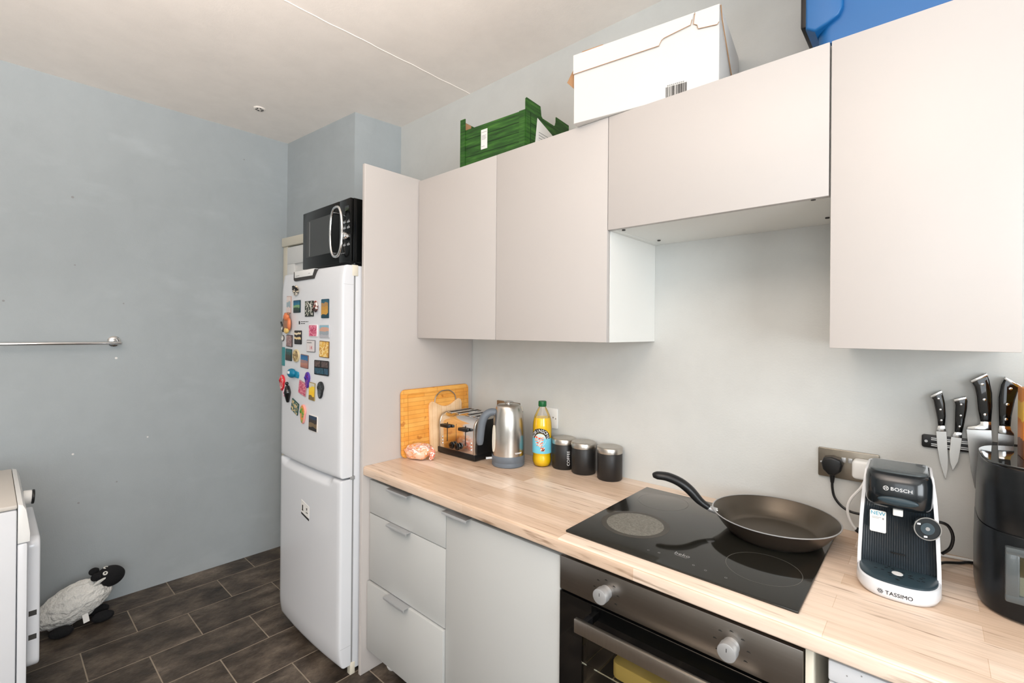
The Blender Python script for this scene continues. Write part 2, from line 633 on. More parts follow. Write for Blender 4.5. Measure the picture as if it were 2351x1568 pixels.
def link(name, me, m, parent=None, loc=None, angle=40):
    if m is not None:
        me.materials.clear()
        me.materials.append(m)
    if len(me.polygons):
        me.polygons.foreach_set('use_smooth', [True] * len(me.polygons))
        me.set_sharp_from_angle(angle=math.radians(angle))
    o = bpy.data.objects.new(name, me)
    C.objects.link(o)
    if parent is not None:
        o.parent = parent
    if loc is not None:
        o.location = loc
    return o


def box(x0, x1, y0, y1, z0, z1, bev=0.0, seg=2):
    return MB().box(x0, x1, y0, y1, z0, z1, bev, seg)


def thing(name, label, cat, loc=(0, 0, 0), rotz=0.0, group=None):
    o = bpy.data.objects.new(name, None)
    o.empty_display_size = 0.05
    C.objects.link(o)
    o.location = loc
    o.rotation_euler = (0, 0, rotz)
    o['label'] = label
    o['category'] = cat
    if group:
        o['group'] = group
    return o


def tag(o, label, cat, group=None):
    o['label'] = label
    o['category'] = cat
    if group:
        o['group'] = group
    return o


def struct(o):
    o['kind'] = 'structure'
    return o


FRONT = Matrix(((1, 0, 0, 0), (0, 0, -1, 0), (0, 1, 0, 0), (0, 0, 0, 1)))   # text xy -> world xz, facing -y


def text(body, size, m, parent, mtx=Matrix.Identity(4), name='lettering', ext=0.0002, align='CENTER', fn=None, sx=1.0):
    cu = bpy.data.curves.new('t', 'FONT')
    cu.body = body
    cu.size = size
    cu.extrude = ext
    cu.align_x = align
    cu.align_y = 'CENTER'
    cu.resolution_u = 3
    ob = bpy.data.objects.new('t', cu)
    me = bpy.data.meshes.new_from_object(ob)
    bpy.data.objects.remove(ob)
    bpy.data.curves.remove(cu)
    me.name = name
    if sx != 1.0:
        me.transform(Matrix.Diagonal((sx, 1, 1, 1)))
    if fn:
        for v in me.vertices:
            v.co = fn(v.co)
    me.transform(mtx)
    return link(name, me, m, parent)


def T(x, y, z):
    return Matrix.Translation((x, y, z))


def rrect(w_, h_, r, n=5, cx=0, cy=0):
    out = []
    for sx, sy, a0 in ((1, 1, 0), (-1, 1, PI / 2), (-1, -1, PI), (1, -1, 3 * PI / 2)):
        for k in range(n + 1):
            a = a0 + k / n * PI / 2
            out.append((cx + sx * (w_ / 2 - r) + r * math.cos(a), cy + sy * (h_ / 2 - r) + r * math.sin(a)))
    return out


def superell(a, b, e, n=56, cx=0, cy=0, z=0):
    out = []
    for i in range(n):
        t = 2 * PI * i / n
        c, s = math.cos(t), math.sin(t)
        out.append((cx + a * math.copysign(abs(c) ** (2 / e), c), cy + b * math.copysign(abs(s) ** (2 / e), s), z))
    return out


# ------------------------------------------------------------------ room
FZ = -0.008          # floor level
CZ = 2.69            # ceiling
H = 0.8715           # worktop top
XR, YF = 3.4, -3.5   # right and front walls
def lw(y, z=2.69):   # left wall is very slightly out of square and out of plumb
    return -1.446 + (y + 0.34) * 0.0178 - 0.026 * (1 - z / 2.69)


fl = struct(box(-1.9, XR + .1, YF - .1, 0.1, FZ - 0.06, FZ - 0.0007).build('floor', M['grout']))
TW, TL = 0.252, 0.405
tile_me = None
t0 = box(-TW / 2 + .0022, TW / 2 - .0022, -TL / 2 + .0022, TL / 2 - .0022, -0.004, 0.0, 0.0008, 1)
tobj = t0.build('tile', M['tile'], fl, (0, 0, 0))
first = True
ny = 10
for i in range(-1, 21):
    xc = -1.300 - TW / 2 + i * TW
    off = 0.0 if i % 2 else TL / 2
    for j in range(ny):
        y = 0.026 + (TL if i % 2 == 0 else 0) - off - j * TL - TL / 2 + 0.0
        if i < 0 or xc + TW / 2 > XR + 0.1 or y - TL / 2 < YF - 0.3:
            continue
        if first:
            o = tobj
            first = False
        else:
            o = tobj.copy()
            C.objects.link(o)
        o.location = (xc, y, FZ)
# narrow cut row at the left wall is tile too (sits partly under the wall)

struct(MB().loft([[(lw(.1, z), .1, z), (lw(YF, z), YF, z), (lw(YF, z) - .12, YF, z), (lw(.1, z) - .12, .1, z)] for z in (FZ, CZ)]).build('wall_left', M['wall_dim'])) 
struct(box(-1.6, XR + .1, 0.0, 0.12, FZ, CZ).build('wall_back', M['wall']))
ce = struct(box(-1.9, XR + .1, YF - .1, 0.12, CZ, CZ + .08).build('ceiling', M['ceiling']))
seam = MB()
px = [(-0.036 - 0.022 * t + 0.0018 * math.sin(t * 23) + .0012 * math.sin(t * 57), -0.001 - t * 1.02, CZ - 0.0004) for t in [i / 30 for i in range(31)]]
seam.sweep(px, 0.0022, 5)
seam.build('board_seam', M['ceiling'], ce)
# boxed-in closet corner behind the fridge
cl = MB().prism([(-0.650, 0.02), (-0.686, -0.289), (-1.452, -0.348), (-1.46, 0.02)], 'z', FZ, CZ)
struct(cl.build('wall_closet', M['wall_dim']))
ang = math.atan2(0.059, 0.766)
dr = bpy.data.objects.new('door_1', None)
C.objects.link(dr)
dr['kind'] = 'structure'
dr.location = (-1.452, -0.348, FZ)
dr.rotation_euler = (0, 0, ang)
box(0.0, 0.70, -0.034, -0.001, 2.000, 2.058, .005).build('door_head', M['cream'], dr)
box(0.0, 0.055, -0.022, -0.001, 0, 2.0, .003).build('door_jamb', M['cream'], dr)
box(0.645, 0.70, -0.022, -0.001, 0, 2.0, .003).build('door_jamb', M['cream'], dr)
leaf = MB()
leaf.box(0.06, 0.64, -0.014, -0.001, 0.005, 1.992, .002)
for zz in ((0.2, 0.95), (1.1, 1.88)):
    for a in ((0.06, 0.15), (0.31, 0.39), (0.55, 0.64)):
        leaf.box(a[0], a[1], -0.026, -0.012, zz[0], zz[1], .003)
for zz in ((0.005, 0.2), (0.95, 1.1), (1.88, 1.992)):
    leaf.box(0.06, 0.64, -0.026, -0.012, zz[0], zz[1], .003)
leaf.build('door_leaf', M['white_matt'], dr)
MB().cyl((0.60, -0.026, 1.02), (0.60, -0.075, 1.02), 0.022, 20, .005).build('door_knob', M['chrome'], dr)


def holed_wall(name, axis, pos, thick, a0, a1, h0, h1, z0, z1):
    """wall with a window hole; axis 'x': wall plane x=pos spans y"""
    m_ = MB()
    for (p, q, r, s) in ((a0, h0, FZ, CZ), (h1, a1, FZ, CZ), (h0, h1, FZ, z0), (h0, h1, z1, CZ)):
        if axis == 'x':
            m_.box(pos, pos + thick, p, q, r, s)
        else:
            m_.box(p, q, pos - thick, pos, r, s)
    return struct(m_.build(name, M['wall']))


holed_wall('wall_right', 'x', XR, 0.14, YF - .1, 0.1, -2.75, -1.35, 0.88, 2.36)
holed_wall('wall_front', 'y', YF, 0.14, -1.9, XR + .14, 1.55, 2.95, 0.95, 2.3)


def window(name, horiz):
    wn = bpy.data.objects.new(name, None)
    C.objects.link(wn)
    wn['kind'] = 'structure'
    if horiz:      # in front wall
        wn.location = (2.25, YF - 0.08, 1.625)
        W_, H_ = 1.40, 1.35
    else:
        wn.location = (XR + 0.08, -2.05, 1.62)
        wn.rotation_euler = (0, 0, PI / 2)
        W_, H_ = 1.40, 1.48
    f = MB()
    for s in (-1, 1):
        f.box(s * W_ / 2 - (0.06 if s > 0 else 0), s * W_ / 2 + (0.06 if s < 0 else 0), -.03, .03, -H_ / 2, H_ / 2, .004)
        f.box(-W_ / 2, W_ / 2, -.03, .03, s * H_ / 2 - (0.06 if s > 0 else 0), s * H_ / 2 + (0.06 if s < 0 else 0), .004)
    f.box(-.03, .03, -.03, .03, -H_ / 2, H_ / 2, .004)
    f.build('window_frame', M['white_matt'], wn)
    for s in (-1, 1):
        box(min(0, s * W_ / 2), max(0, s * W_ / 2), -.003, .003, -H_ / 2, H_ / 2).build('pane', M['pane'], wn)
    return wn


window('window_1', False)
window('window_2', True)

# wall blemishes: old plugs, chips of paint
wl = bpy.data.objects['wall_left']
for (y, z, r, mm) in ((-1.394, 2.105, .006, 'print_grey'), (-1.383, 1.763, .004, 'print_grey'), (-1.627, 1.568, .005, 'print_grey'), (-1.19, 1.577, .004, 'print_grey'), (-0.612, 2.51, .004, 'print_grey'), (-1.218, 1.284, .006, 'paper'), (-1.383, 0.80, .005, 'paper'), (-1.21, .62, .004, 'print_grey'), (-1.36, .545, .005, 'print_grey'), (-1.08, .84, .004, 'paper')):
    MB().cyl((lw(y, z) - .001, y, z), (lw(y, z) + .0012, y, z), r, 8).build('plug_hole', M[mm], wl)

# ceiling cap
cap = thing('ceiling_cap', 'small round white cap with cut-outs on the ceiling near the far left corner', 'ceiling cap', (-1.059, -0.664, CZ))
MB().lathe([(0, 0), (.030, 0), (.030, -.003), (.026, -.006), (0, -.006)], 28).build('disc', M['ceiling'], cap)
cut = MB()
for k in range(6):
    a = k * PI / 3
    cut.prism([(.010 * math.cos(a - .3), .010 * math.sin(a - .3)), (.022 * math.cos(a - .35), .022 * math.sin(a - .35)), (.022 * math.cos(a + .35), .022 * math.sin(a + .35)), (.010 * math.cos(a + .3), .010 * math.sin(a + .3))], 'z', -.0066, -.005)
cut.build('slot', M['gap'], cap)

# towel rail on the left wall
rl = thing('towel_rail', 'chrome towel rail with round end flange on the grey left wall', 'towel rail', (lw(-1.5, 1.37), -1.5, 1.366), math.atan(-0.0178))
bar = MB()
bar.cyl((0.062, -0.42, 0), (0.062, 0.296, 0), .0085, 18, .002)
bar.build('bar', M['chrome'], rl)
for yy in (0.272, -0.40):
    MB().lathe([(0, 0), (.028, 0), (.028, .006), (.022, .012), (.012, .014), (0, .014)], 28, T(0.0005, yy, .008) @ Matrix.Rotation(PI / 2, 4, 'Y')).build('flange', M['chrome'], rl)
    MB().sweep([(0.012, yy, .008), (0.036, yy, .007), (0.062, yy, 0)], .0085, 12).build('bracket', M['chrome'], rl)

# ------------------------------------------------------------------ wall units
DU, ZB, ZT, ZM = 0.3506, 1.4099, 2.1359, 1.7772
X1, X2, X3 = 0.5033, 1.0013, 1.5995


def wall_unit(name, label, x0, x1, zb, doors, lift=False):
    t = thing(name, label, 'wall cabinet', (x0, 0, zb))
    w_ = x1 - x0
    h = ZT - zb
    c = MB()
    c.box(0.0004, .018, -DU + .021, -.0005, 0, h, .0006, 1)
    c.box(w_ - .018, w_ - .0004, -DU + .021, -.0005, 0, h, .0006, 1)
    c.box(.018, w_ - .018, -DU + .021, -.0005, 0.002, .018)
    c.box(.018, w_ - .018, -DU + .021, -.0005, h - .018, h - .001)
    c.box(.018, w_ - .018, -.008, -.0005, .018, h - .018)
    c.build('carcass', M['carcass'], t)
    for a, b in doors:
        box(a - x0 + .0012, b - x0 - .0012, -DU, -DU + .018, 0.0, h, .0012).build('door' if not lift else 'lift_door', M['door_front'], t)
    return t


wall_unit('wall_cabinet', 'double wall cabinet with two pale handleless doors beside the tall end panel', 0.001, X2, ZB, [(0.001, X1), (X1, X2)])
t = wall_unit('wall_cabinet', 'short bridging wall cabinet over the hob with one wide pale flap door', X2, X3, ZM - .006, [(X2, X3)], True)
for x, y in ((0.04, -.318), (0.053, -.086), (0.563, -.3325), (0.559, -.097)):
    MB().cyl((x, y, -.0012), (x, y, .004), .0055, 12).build('screw_cap', M['gap'], t)
wall_unit('wall_cabinet', 'single pale wall cabinet hung lower right above the knives', X3 + .0015, 1.914, ZB, [(X3 + .0015, 1.914)])

ep = MB().prism([(-.625, FZ), (-.625, 2.146), (-.0005, 2.146), (-.0005, FZ)], 'x', -.022, -.0005, .004, 3)
tag(ep.build('end_panel', M['door_front']), 'tall pale end panel between the white fridge and the kitchen units', 'end panel')

# ------------------------------------------------------------------ base units
YB = -0.592


def pull(parent, x0, x1, z, y):
    """aluminium edge pull hooked over the top of a front"""
    m_ = MB()
    m_.prism([(y + .016, z), (y + .016, z + .002), (y - .022, z + .002), (y - .024, z - .001), (y - .024, z - .0065), (y - .0215, z - .0065), (y - .0215, z), ], 'x', x0, x1)
    return m_.build('handle', M['alu'], parent)


t = thing('drawer_unit', 'grey base unit of three drawers next to the fridge end panel', 'drawer unit', (0, 0, FZ))
z0 = -FZ
c = MB()
c.box(0.001, .018, -.570, -.02, .096 + z0, .832 + z0)
c.box(.484, .5015, -.570, -.02, .096 + z0, .832 + z0)
c.box(.018, .484, -.570, -.02, .096 + z0, .114 + z0)
c.box(.018, .484, -.032, -.02, .114 + z0, .832 + z0)
c.build('carcass', M['carcass'], t)
for (za, zb, dy) in ((.6725, .8095, 0), (.3880, .6685, 0), (.096, .3830, -.009)):
    d_ = box(.0035, .5005, YB + dy, YB + dy + .018, za + z0, zb + z0, .0012).build('drawer', M['base_front'], t)
    pull(d_, .160, .296, zb + z0 + .0005, YB + dy)
for (x, y) in ((.055, -.50), (.45, -.50), (.055, -.08), (.45, -.08)):
    MB().lathe([(0, 0), (.026, 0), (.030, .010), (.022, .018), (.018, .024), (.018, .1), (.026, .105), (.026, .111), (0, .111)], 20, T(x, y, 0)).build('foot', M['white_matt'], t)

t = thing('door_unit', 'grey base cabinet with one plain door left of the oven', 'base cabinet', (0, 0, FZ))
c = MB()
c.box(.5025, .520, -.570, -.02, .096 + z0, .832 + z0)
c.box(.983, 1.0005, -.570, -.02, .096 + z0, .832 + z0)
c.box(.520, .983, -.570, -.02, .096 + z0, .114 + z0)
c.box(.520, .983, -.032, -.02, .114 + z0, .832 + z0)
c.build('carcass', M['carcass'], t)
d_ = box(.5035, .9995, YB, YB + .018, .096 + z0, .8095 + z0, .0012).build('door', M['base_front'], t)
pull(d_, .5045, .629, .810 + z0, YB)
for (x, y) in ((.55, -.50), (.95, -.50)):
    MB().lathe([(0, 0), (.026, 0), (.030, .010), (.022, .018), (.018, .024), (.018, .1), (.026, .105), (.026, .111), (0, .111)], 20, T(x, y, 0)).build('foot', M['white_matt'], t)

# worktop
wt = MB()
prof = [(-.0006, H - .038), (-.0006, H)]
for k in range(7):
    a = PI / 2 + k / 6 * PI / 2
    prof.append((-.6217 + .010 + .010 * math.cos(a), H - .010 + .010 * math.sin(a)))
for k in range(4):
    a = PI + k / 3 * PI / 2
    prof.append((-.6217 + .005 + .005 * math.cos(a), H - .033 + .005 * math.sin(a)))
wt.prism(prof, 'x', 0.0008, 2.75)
tag(wt.build('worktop', M['worktop'], None, angle=60), 'pale oak-look laminate worktop running along the wall', 'worktop')

# oven
ov = thing('oven', 'built-in oven with stainless control panel and black glass door under the hob', 'oven', (1.0035, 0, 0.20))
zo = -0.20
cav = MB()
W_ = 0.594
cav.box(0.002, W_ - .002, -.572, -.54, .20 + zo + .01, .24 + zo)
cav.box(0.002, .05, -.572, -.05, .21 + zo, .82 + zo)
cav.box(W_ - .05, W_ - .002, -.572, -.05, .21 + zo, .82 + zo)
cav.box(.05, W_ - .05, -.572, -.05, .70 + zo, .82 + zo)
cav.box(.05, W_ - .05, -.572, -.05, .21 + zo, .26 + zo)
cav.box(.05, W_ - .05, -.08, -.05, .26 + zo, .70 + zo)
cav.build('housing', M['dark'], ov)
pn = box(0.001, W_ - .001, -.598, -.573, .722 + zo, .8145 + zo, .0015).build('control_panel', M['steel_h'], ov)
pd = MB()
for (x0, x1, zz0, zz1) in ((0.0015, W_ - .0015, .652, .716), (0.0015, .075, .22, .652), (W_ - .075, W_ - .0015, .22, .652), (.075, W_ - .075, .22, .28)):
    pd.box(x0, x1, -.598, -.574, zz0 + zo, zz1 + zo)
dro = pd.build('door', M['oven_glass'], ov)
box(.075, W_ - .075, -.5975, -.593, .28 + zo, .652 + zo).build('glass_pane', M['oven_pane'], dro)
hd = MB()
hd.box(.081, .511, -.646, -.634, .654 + zo, .690 + zo, .0015)
hb = hd.build('handle', M['steel_lid'], dro)
for x in (.095, .485):
    box(x, x + .014, -.636, -.597, .664 + zo, .684 + zo, .001).build('bracket', M['black'], dro)
for x in (.1485, .4585):
    kb = MB().cyl((x, -.598, .766 + zo), (x, -.610, .766 + zo), .0172, 28).cyl((x, -.6105, .766 + zo), (x, -.632, .766 + zo), .0195, 32, .0015)
    k_ = kb.build('knob', M['alu'], ov)
    box(x - .0007, x + .0007, -.6324, -.6318, .768 + zo, .776 + zo).build('pointer', M['print_black'], k_)
pr = MB()
for x, n in ((.1485, 7), (.4585, 7)):
    for k in range(n):
        a = -0.6 + k / (n - 1) * (PI + 1.2)
        cxx, czz = x + .035 * math.cos(a), .764 + zo + .033 * math.sin(a)
        pr.box(cxx - .004, cxx + .004, -.5986, -.5978, czz - .0012, czz - .0004)
        pr.box(cxx - .003, cxx + .002, -.5986, -.5978, czz + .0004, czz + .0012)
pr.build('dial_marks', M['print_black'], pn)['kind'] = 'stuff'
# pale board kept inside the oven
ib = MB().prism(rrect(.36, .36, .02, 4, 1.32, -.37), 'z', .515, .556, .003)
tag(ib.build('baking_board', M['yellow_board']), 'pale yellow board lying inside the oven behind the glass', 'board')
rk = MB()
for k in range(12):
    rk.cyl((1.06 + k * .0436, -.55, .511), (1.06 + k * .0436, -.10, .511), .002, 6)
for y in (-.55, -.32, -.10):
    rk.cyl((1.0545, y, .508), (1.5465, y, .508), .003, 6)
rk.build('rack', M['chrome'], ov, (-1.0035, 0, -0.20))

# filler strip + appliance at the right
tag(box(1.5995, 1.6135, -.594, -.03, FZ, .8325, .001).build('filler_panel', M['cream']), 'narrow cream filler panel at the right side of the oven', 'panel')
ap = thing('dishwasher', 'white undercounter appliance at the bottom right below the worktop', 'dishwasher', (1.93, 0, FZ))
box(-.285, .285, -.565, -.03, .02, .825, .006).build('body', M['white'], ap)
box(-.292, .292, -.602, -.567, .79, .829, .004).build('control_panel', M['white'], ap)
dd = box(-.292, .292, -.600, -.567, .12, .786, .006).build('door', M['white'], ap)
box(-.28, .28, -.56, -.55, .02, .115).build('plinth', M['dark'], ap)
for x in (-.25, .25):
    MB().cyl((x, -.5, 0), (x, -.5, .022), .02, 12).build('foot', M['black'], ap)
dot = MB()
for x, z in ((-.262, .812), (-.258, .799), (-.24, .822)):
    dot.cyl((x, -.6026, z), (x, -.6018, z), .0014, 8)
dot.build('mark', M['print_grey'], ap)['kind'] = 'stuff'

# ------------------------------------------------------------------ fridge freezer
FX0, FX1 = -0.635, -0.035
FC, FH = (FX0 + FX1) / 2, (FX1 - FX0) / 2


def ffront(x):
    return -.715 + .012 * ((x - FC) / FH) ** 2


fr = thing('fridge_freezer', 'tall white fridge freezer covered in magnets beside the end panel', 'fridge', (FC, -.38, FZ))
FO = Vector((FC, -.38, FZ))


def door_mesh(x0, x1, z0, z1, yb, top_r, bot_r, scoop=None):
    b = bmesh.new()
    r = .010
    xs = [x0, x0 + r * .1, x0 + r * .35, x0 + r] + [x0 + r + (x1 - x0 - 2 * r) * k / 26 for k in range(1, 26)] + [x1 - r, x1 - r * .35, x1 - r * .1, x1]
    zs = [z0, z0 + r * .1, z0 + r * .35, z0 + r] + [z0 + r + .10 * k / 8 for k in range(1, 9)] + [z0 + .11 + (z1 - z0 - .22) * k / 6 for k in range(1, 6)]
    zs += [z1 - .11 + .10 * k / 14 for k in range(0, 15)] + [z1 - r * .35, z1 - r * .1, z1]
    G = []
    for z in zs:
        row = []
        for x in xs:
            y = ffront(x)
            e = min(x - x0, x1 - x, z - z0, z1 - z)
            if e < r:
                y += r - math.sqrt(max(0, r * r - (r - e) ** 2))
            if z < z0 + .10:
                y += bot_r * ((z0 + .10 - z) / .10) ** 2
            if z > z1 - .10:
                y += top_r * ((z - z1 + .10) / .10) ** 2
            if scoop and scoop[0] < x < scoop[1] and z > scoop[2]:
                k = min(1, (z - scoop[2]) / (z1 - scoop[2]))
                ed = min(1, (x - scoop[0]) / .012, (scoop[1] - x) / .012)
                y = y + (.034 * k ** 1.2) * ed
            row.append(b.verts.new((x, min(y, yb - .004), z)))
        G.append(row)
    for a, c2 in zip(G, G[1:]):
        for i in range(len(xs) - 1):
            b.faces.new((a[i], a[i + 1], c2[i + 1], c2[i]))
    # back
    loop = G[0] + [g[-1] for g in G[1:]] + G[-1][-2::-1] + [g[0] for g in G[-2:0:-1]]
    back = [b.verts.new((v.co.x, yb, v.co.z)) for v in loop]
    n = len(loop)
    for i in range(n):
        b.faces.new((loop[i], back[i], back[(i + 1) % n], loop[(i + 1) % n]))
    b.faces.new(back)
    bmesh.ops.recalc_face_normals(b, faces=b.faces[:])
    m_ = MB()
    m_.bm.free()
    m_.bm = b
    return m_


to = Matrix.Translation(-FO)
box(FX0 + .004, FX1 - .002, -.642, -.06, .012, 1.717, .004).build('body', M['white'], fr, mtx=to)
ud = door_mesh(FX0, FX1, .8265, 1.716, -.652, .012, 0.0).build('upper_door', M['white'], fr, mtx=to, angle=50)
ld = door_mesh(FX0, FX1, .036, .8175, -.652, 0.0, .012, (-.592, -.108, .782)).build('lower_door', M['white'], fr, mtx=to, angle=50)
box(FX0 + .02, FX1 - .006, -.653, -.641, .04, 1.70).build('door_gasket', M['print_grey'], fr, mtx=to)
MB().prism([(-.468, 1.715), (-.470, 1.680), (-.462, 1.672), (-.268, 1.672), (-.250, 1.712), (-.258, 1.712), (-.277, 1.684), (-.456, 1.684), (-.458, 1.715)], 'y', -.7165, -.700).build('grip_recess', M['gap'], ud, mtx=to)
MB().prism([(-.457, 1.7155), (-.455, 1.6855), (-.277, 1.6855), (-.2575, 1.7155)], 'y', -.7185, -.700, .001).build('grip_lip', M['white_matt'], ud, mtx=to)
mk = MB()
mk.box(-.440, -.405, -.7190, -.7184, 1.6925, 1.6945)
mk.box(-.312, -.294, -.7190, -.7184, 1.696, 1.6975)
mk.build('badge_print', M['print_grey'], ud, mtx=to)['kind'] = 'stuff'
hg = MB()
hg.box(-.046, -.0345, -.660, -.632, 1.672, 1.7185, .002)
hg.build('hinge_cover', M['cream'], fr, mtx=to)
box(-.0425, -.034, -.660, -.640, .815, .829, .001).build('hinge', M['print_grey'], fr, mtx=to)
box(-.060, -.0345, -.654, -.632, FZ + .001, .042, .002).build('foot', M['cream'], fr, mtx=to)
box(-.600, -.575, -.654, -.632, FZ + .001, .042, .002).build('foot', M['cream'], fr, mtx=to)
ft = MB()
for x in (-.59, -.08):
    ft.cyl((x, -.12, FZ), (x, -.12, .014), .018, 12)
ft.build('rear_feet', M['black'], fr, mtx=to)['kind'] = 'stuff'
ln = MB()
ln.box(-.0352, -.0348, -.700, -.653, 1.6345, 1.6352)
ln.box(-.0352, -.0348, -.700, -.653, .1195, .1202)
ln.build('cap_line', M['print_grey'], fr, mtx=to)['kind'] = 'stuff'
# printed sticker on lower door
st = MB().prism([(-.369, .668), (-.369, .612), (-.293, .598), (-.293, .652)], 'y', -.7160, -.7145).build('sticker', M['paper'], ld, mtx=to)
sp = MB()
sp.prism([(-.369, .612), (-.293, .598), (-.293, .588), (-.369, .603)], 'y', -.7162, -.7145)
sp.box(-.360, -.350, -.7164, -.7146, .622, .646)
sp.box(-.362, -.348, -.7164, -.7146, .620, .624)
sp.prism([(-.320, .640), (-.308, .640), (-.314, .626)], 'y', -.7164, -.7146)
sp.box(-.322, -.304, -.7164, -.7146, .618, .621)
sp.build('sticker_print', M['print_black'], ld, mtx=to)['kind'] = 'stuff'
# small printed label on the upper door
lb = MB()
lb.box(-.414, -.402, ffront(-.408) - .0008, ffront(-.408) + .002, 1.4685, 1.4835)
for k, (a, b_) in enumerate(((-.392, -.372), (-.368, -.350), (-.345, -.330), (-.325, -.318))):
    lb.box(a, b_, ffront(a) - .0006, ffront(a) + .002, 1.4785, 1.4815)
    if k < 2:
        lb.box(a, b_, ffront(a) - .0006, ffront(a) + .002, 1.4705, 1.4735)
lb.build('energy_sticker', M['print_black'], ud, mtx=to)['kind'] = 'stuff'

# ------------------------------------------------------------------ fridge magnets
G_MAG = 'souvenir magnets on the fridge door'
S = srgb


def magnet(x, z, w_, h, label, kind='slab', cols=((200, 200, 200),), tilt=0.0, pic='splotch', border=None, seed=0.0, th=.004, extra=None):
    y = ffront(x)
    t_ = thing('fridge_magnet', label, 'magnet', (x, y, z), 0, G_MAG)
    slope = math.atan(2 * .012 * (x - FC) / FH ** 2)
    t_.rotation_euler = (0, tilt, slope)
    colz = [S(*c_) for c_ in cols]
    if pic == 'bands':
        pm = bands('magnet_print', colz, -h / 2, h / 2, .35, .16, seed, 45)
    elif len(colz) > 1:
        pm = splotch('magnet_print', colz, 55, .35, (1, 1, 1), True, seed)
    else:
        pm = mat('magnet_print', colz[0], .4, var=.08, vscale=60)
    bm_ = mat('magnet_edge', S(*border) if border else tuple(c_ * .6 for c_ in colz[0]), .4)
    if kind == 'slab':
        MB().prism(rrect(w_, h, .003, 3), 'y', 0.0, -th, .0006, 1).build('base', bm_, t_)
        MB().prism(rrect(w_ - .006, h - .006, .002, 3), 'y', -th + .0002, -th - .0008).build('picture', pm, t_)
    elif kind == 'disc':
        MB().prism([(w_ / 2 * math.cos(2 * PI * k / 28), h / 2 * math.sin(2 * PI * k / 28)) for k in range(28)], 'y', 0, -th, .001, 2).build('base', bm_, t_)
        MB().prism([(w_ * .42 * math.cos(2 * PI * k / 28), h * .42 * math.sin(2 * PI * k / 28)) for k in range(28)], 'y', -th + .0002, -th - .001).build('relief', pm, t_)
    elif kind == 'sole':      # flip-flop / shoe sole shape
        out = []
        for k in range(26):
            a = 2 * PI * k / 26
            yy = math.sin(a)
            ww = .5 + .10 * math.sin(yy * 2.2 + .6) - .10 * math.exp(-(yy + .15) ** 2 * 10)
            out.append((w_ * .92 * ww * math.cos(a), h / 2 * yy))
        MB().prism(out, 'y', 0, -.009, .002, 2).build('sole', bm_, t_)
        MB().prism([(p * .84, q * .9) for p, q in out], 'y', -.0088, -.0098).build('insole', pm, t_)
        stp = MB()
        stp.sweep([(-w_ * .40, -.006, -h * .02), (-w_ * .1, -.016, h * .16), (0, -.012, h * .30)], .0022, 6)
        stp.sweep([(w_ * .40, -.006, -h * .02), (w_ * .1, -.016, h * .16), (0, -.012, h * .30)], .0022, 6)
        stp.build('strap', mat('strap', colz[-1], .5), t_)
    elif kind == 'figure':
        bb = MB()
        rnd = random.Random(seed)
        bb.blob((0, -.006, 0), (w_ * .40, .007, h * .42), seed, .35, 2)
        bb.build('body', pm, t_)
        d2 = MB()
        for k in range(5):
            d2.blob((rnd.uniform(-.32, .32) * w_, -.011, rnd.uniform(-.36, .36) * h), (w_ * .13, .006, h * .12), k + seed, .2, 1)
        d2.build('detail', bm_, t_)['kind'] = 'stuff'
    return t_


magnet(-.440, 1.626, .085, .052, 'black and cream cow figure magnet, topmost on the fridge door', 'figure', ((236, 226, 210), (24, 22, 20), (230, 214, 190)), border=(20, 18, 18), seed=1.3)
magnet(-.530, 1.564, .055, .081, 'narrow pale pink magnet with blue-grey tower print, upper left', 'slab', ((222, 205, 200), (150, 170, 178), (222, 208, 202)), .04, 'bands', (180, 150, 140), 2)
magnet(-.433, 1.552, .076, .058, 'square teal sky magnet over a dark green landscape', 'slab', ((14, 34, 30), (30, 62, 38), (120, 160, 110), (0, 110, 140), (0, 84, 120)), 0, 'bands', (10, 50, 60), 3)
magnet(-.304, 1.538, .080, .070, 'large dark green leafy photo magnet with white flowers', 'slab', ((14, 20, 12), (40, 58, 30), (235, 230, 220), (30, 44, 24)), 0, 'splotch', (20, 24, 16), 4)
magnet(-.238, 1.546, .046, .056, 'red and brown bird figure magnet touching the leafy photo', 'figure', ((196, 84, 66), (110, 60, 50), (230, 220, 215)), 0, border=(50, 30, 28), seed=5.1)
magnet(-.163, 1.535, .060, .082, 'tall blue and gold tower magnet, uppermost near the fridge door edge', 'slab', ((14, 60, 74), (200, 150, 60), (190, 140, 60), (170, 130, 80), (40, 90, 110)), 0, 'bands', (16, 60, 76), 6)
bm3 = thing('fridge_magnet', 'lumpy orange and brown bear figure magnet at the left edge', 'magnet', (-.535, ffront(-.535) - .0035, 1.474), 0, G_MAG)
bm3.rotation_euler = (0, 0, -.055)
brown_, amber_ = mat('bear_brown', S(150, 106, 80), .45, var=.25, vscale=60), mat('bear_amber', S(212, 120, 74), .4, var=.25, vscale=60)
MB().blob((.006, -.009, -.008), (.036, .010, .034), 1, .15, 3).build('body', brown_, bm3)
MB().blob((.012, -.012, .030), (.024, .012, .020), 2, .12, 3).build('head', amber_, bm3)
for sx in (-.008, .030):
    MB().blob((sx, -.010, .044), (.008, .006, .008), 3, .1, 2).build('ear', brown_, bm3)
MB().blob((.036, -.008, -.004), (.013, .008, .030), 4, .15, 3).build('arm', amber_, bm3)
MB().blob((-.022, -.008, .012), (.020, .008, .018), 5, .2, 3).build('companion', mat('bear_grey', S(120, 104, 94), .5, var=.2, vscale=70), bm3)
MB().blob((.010, -.011, -.034), (.026, .009, .016), 6, .1, 3).build('base_plaque', mat('plaque_gold', S(226, 190, 110), .4, var=.1), bm3)
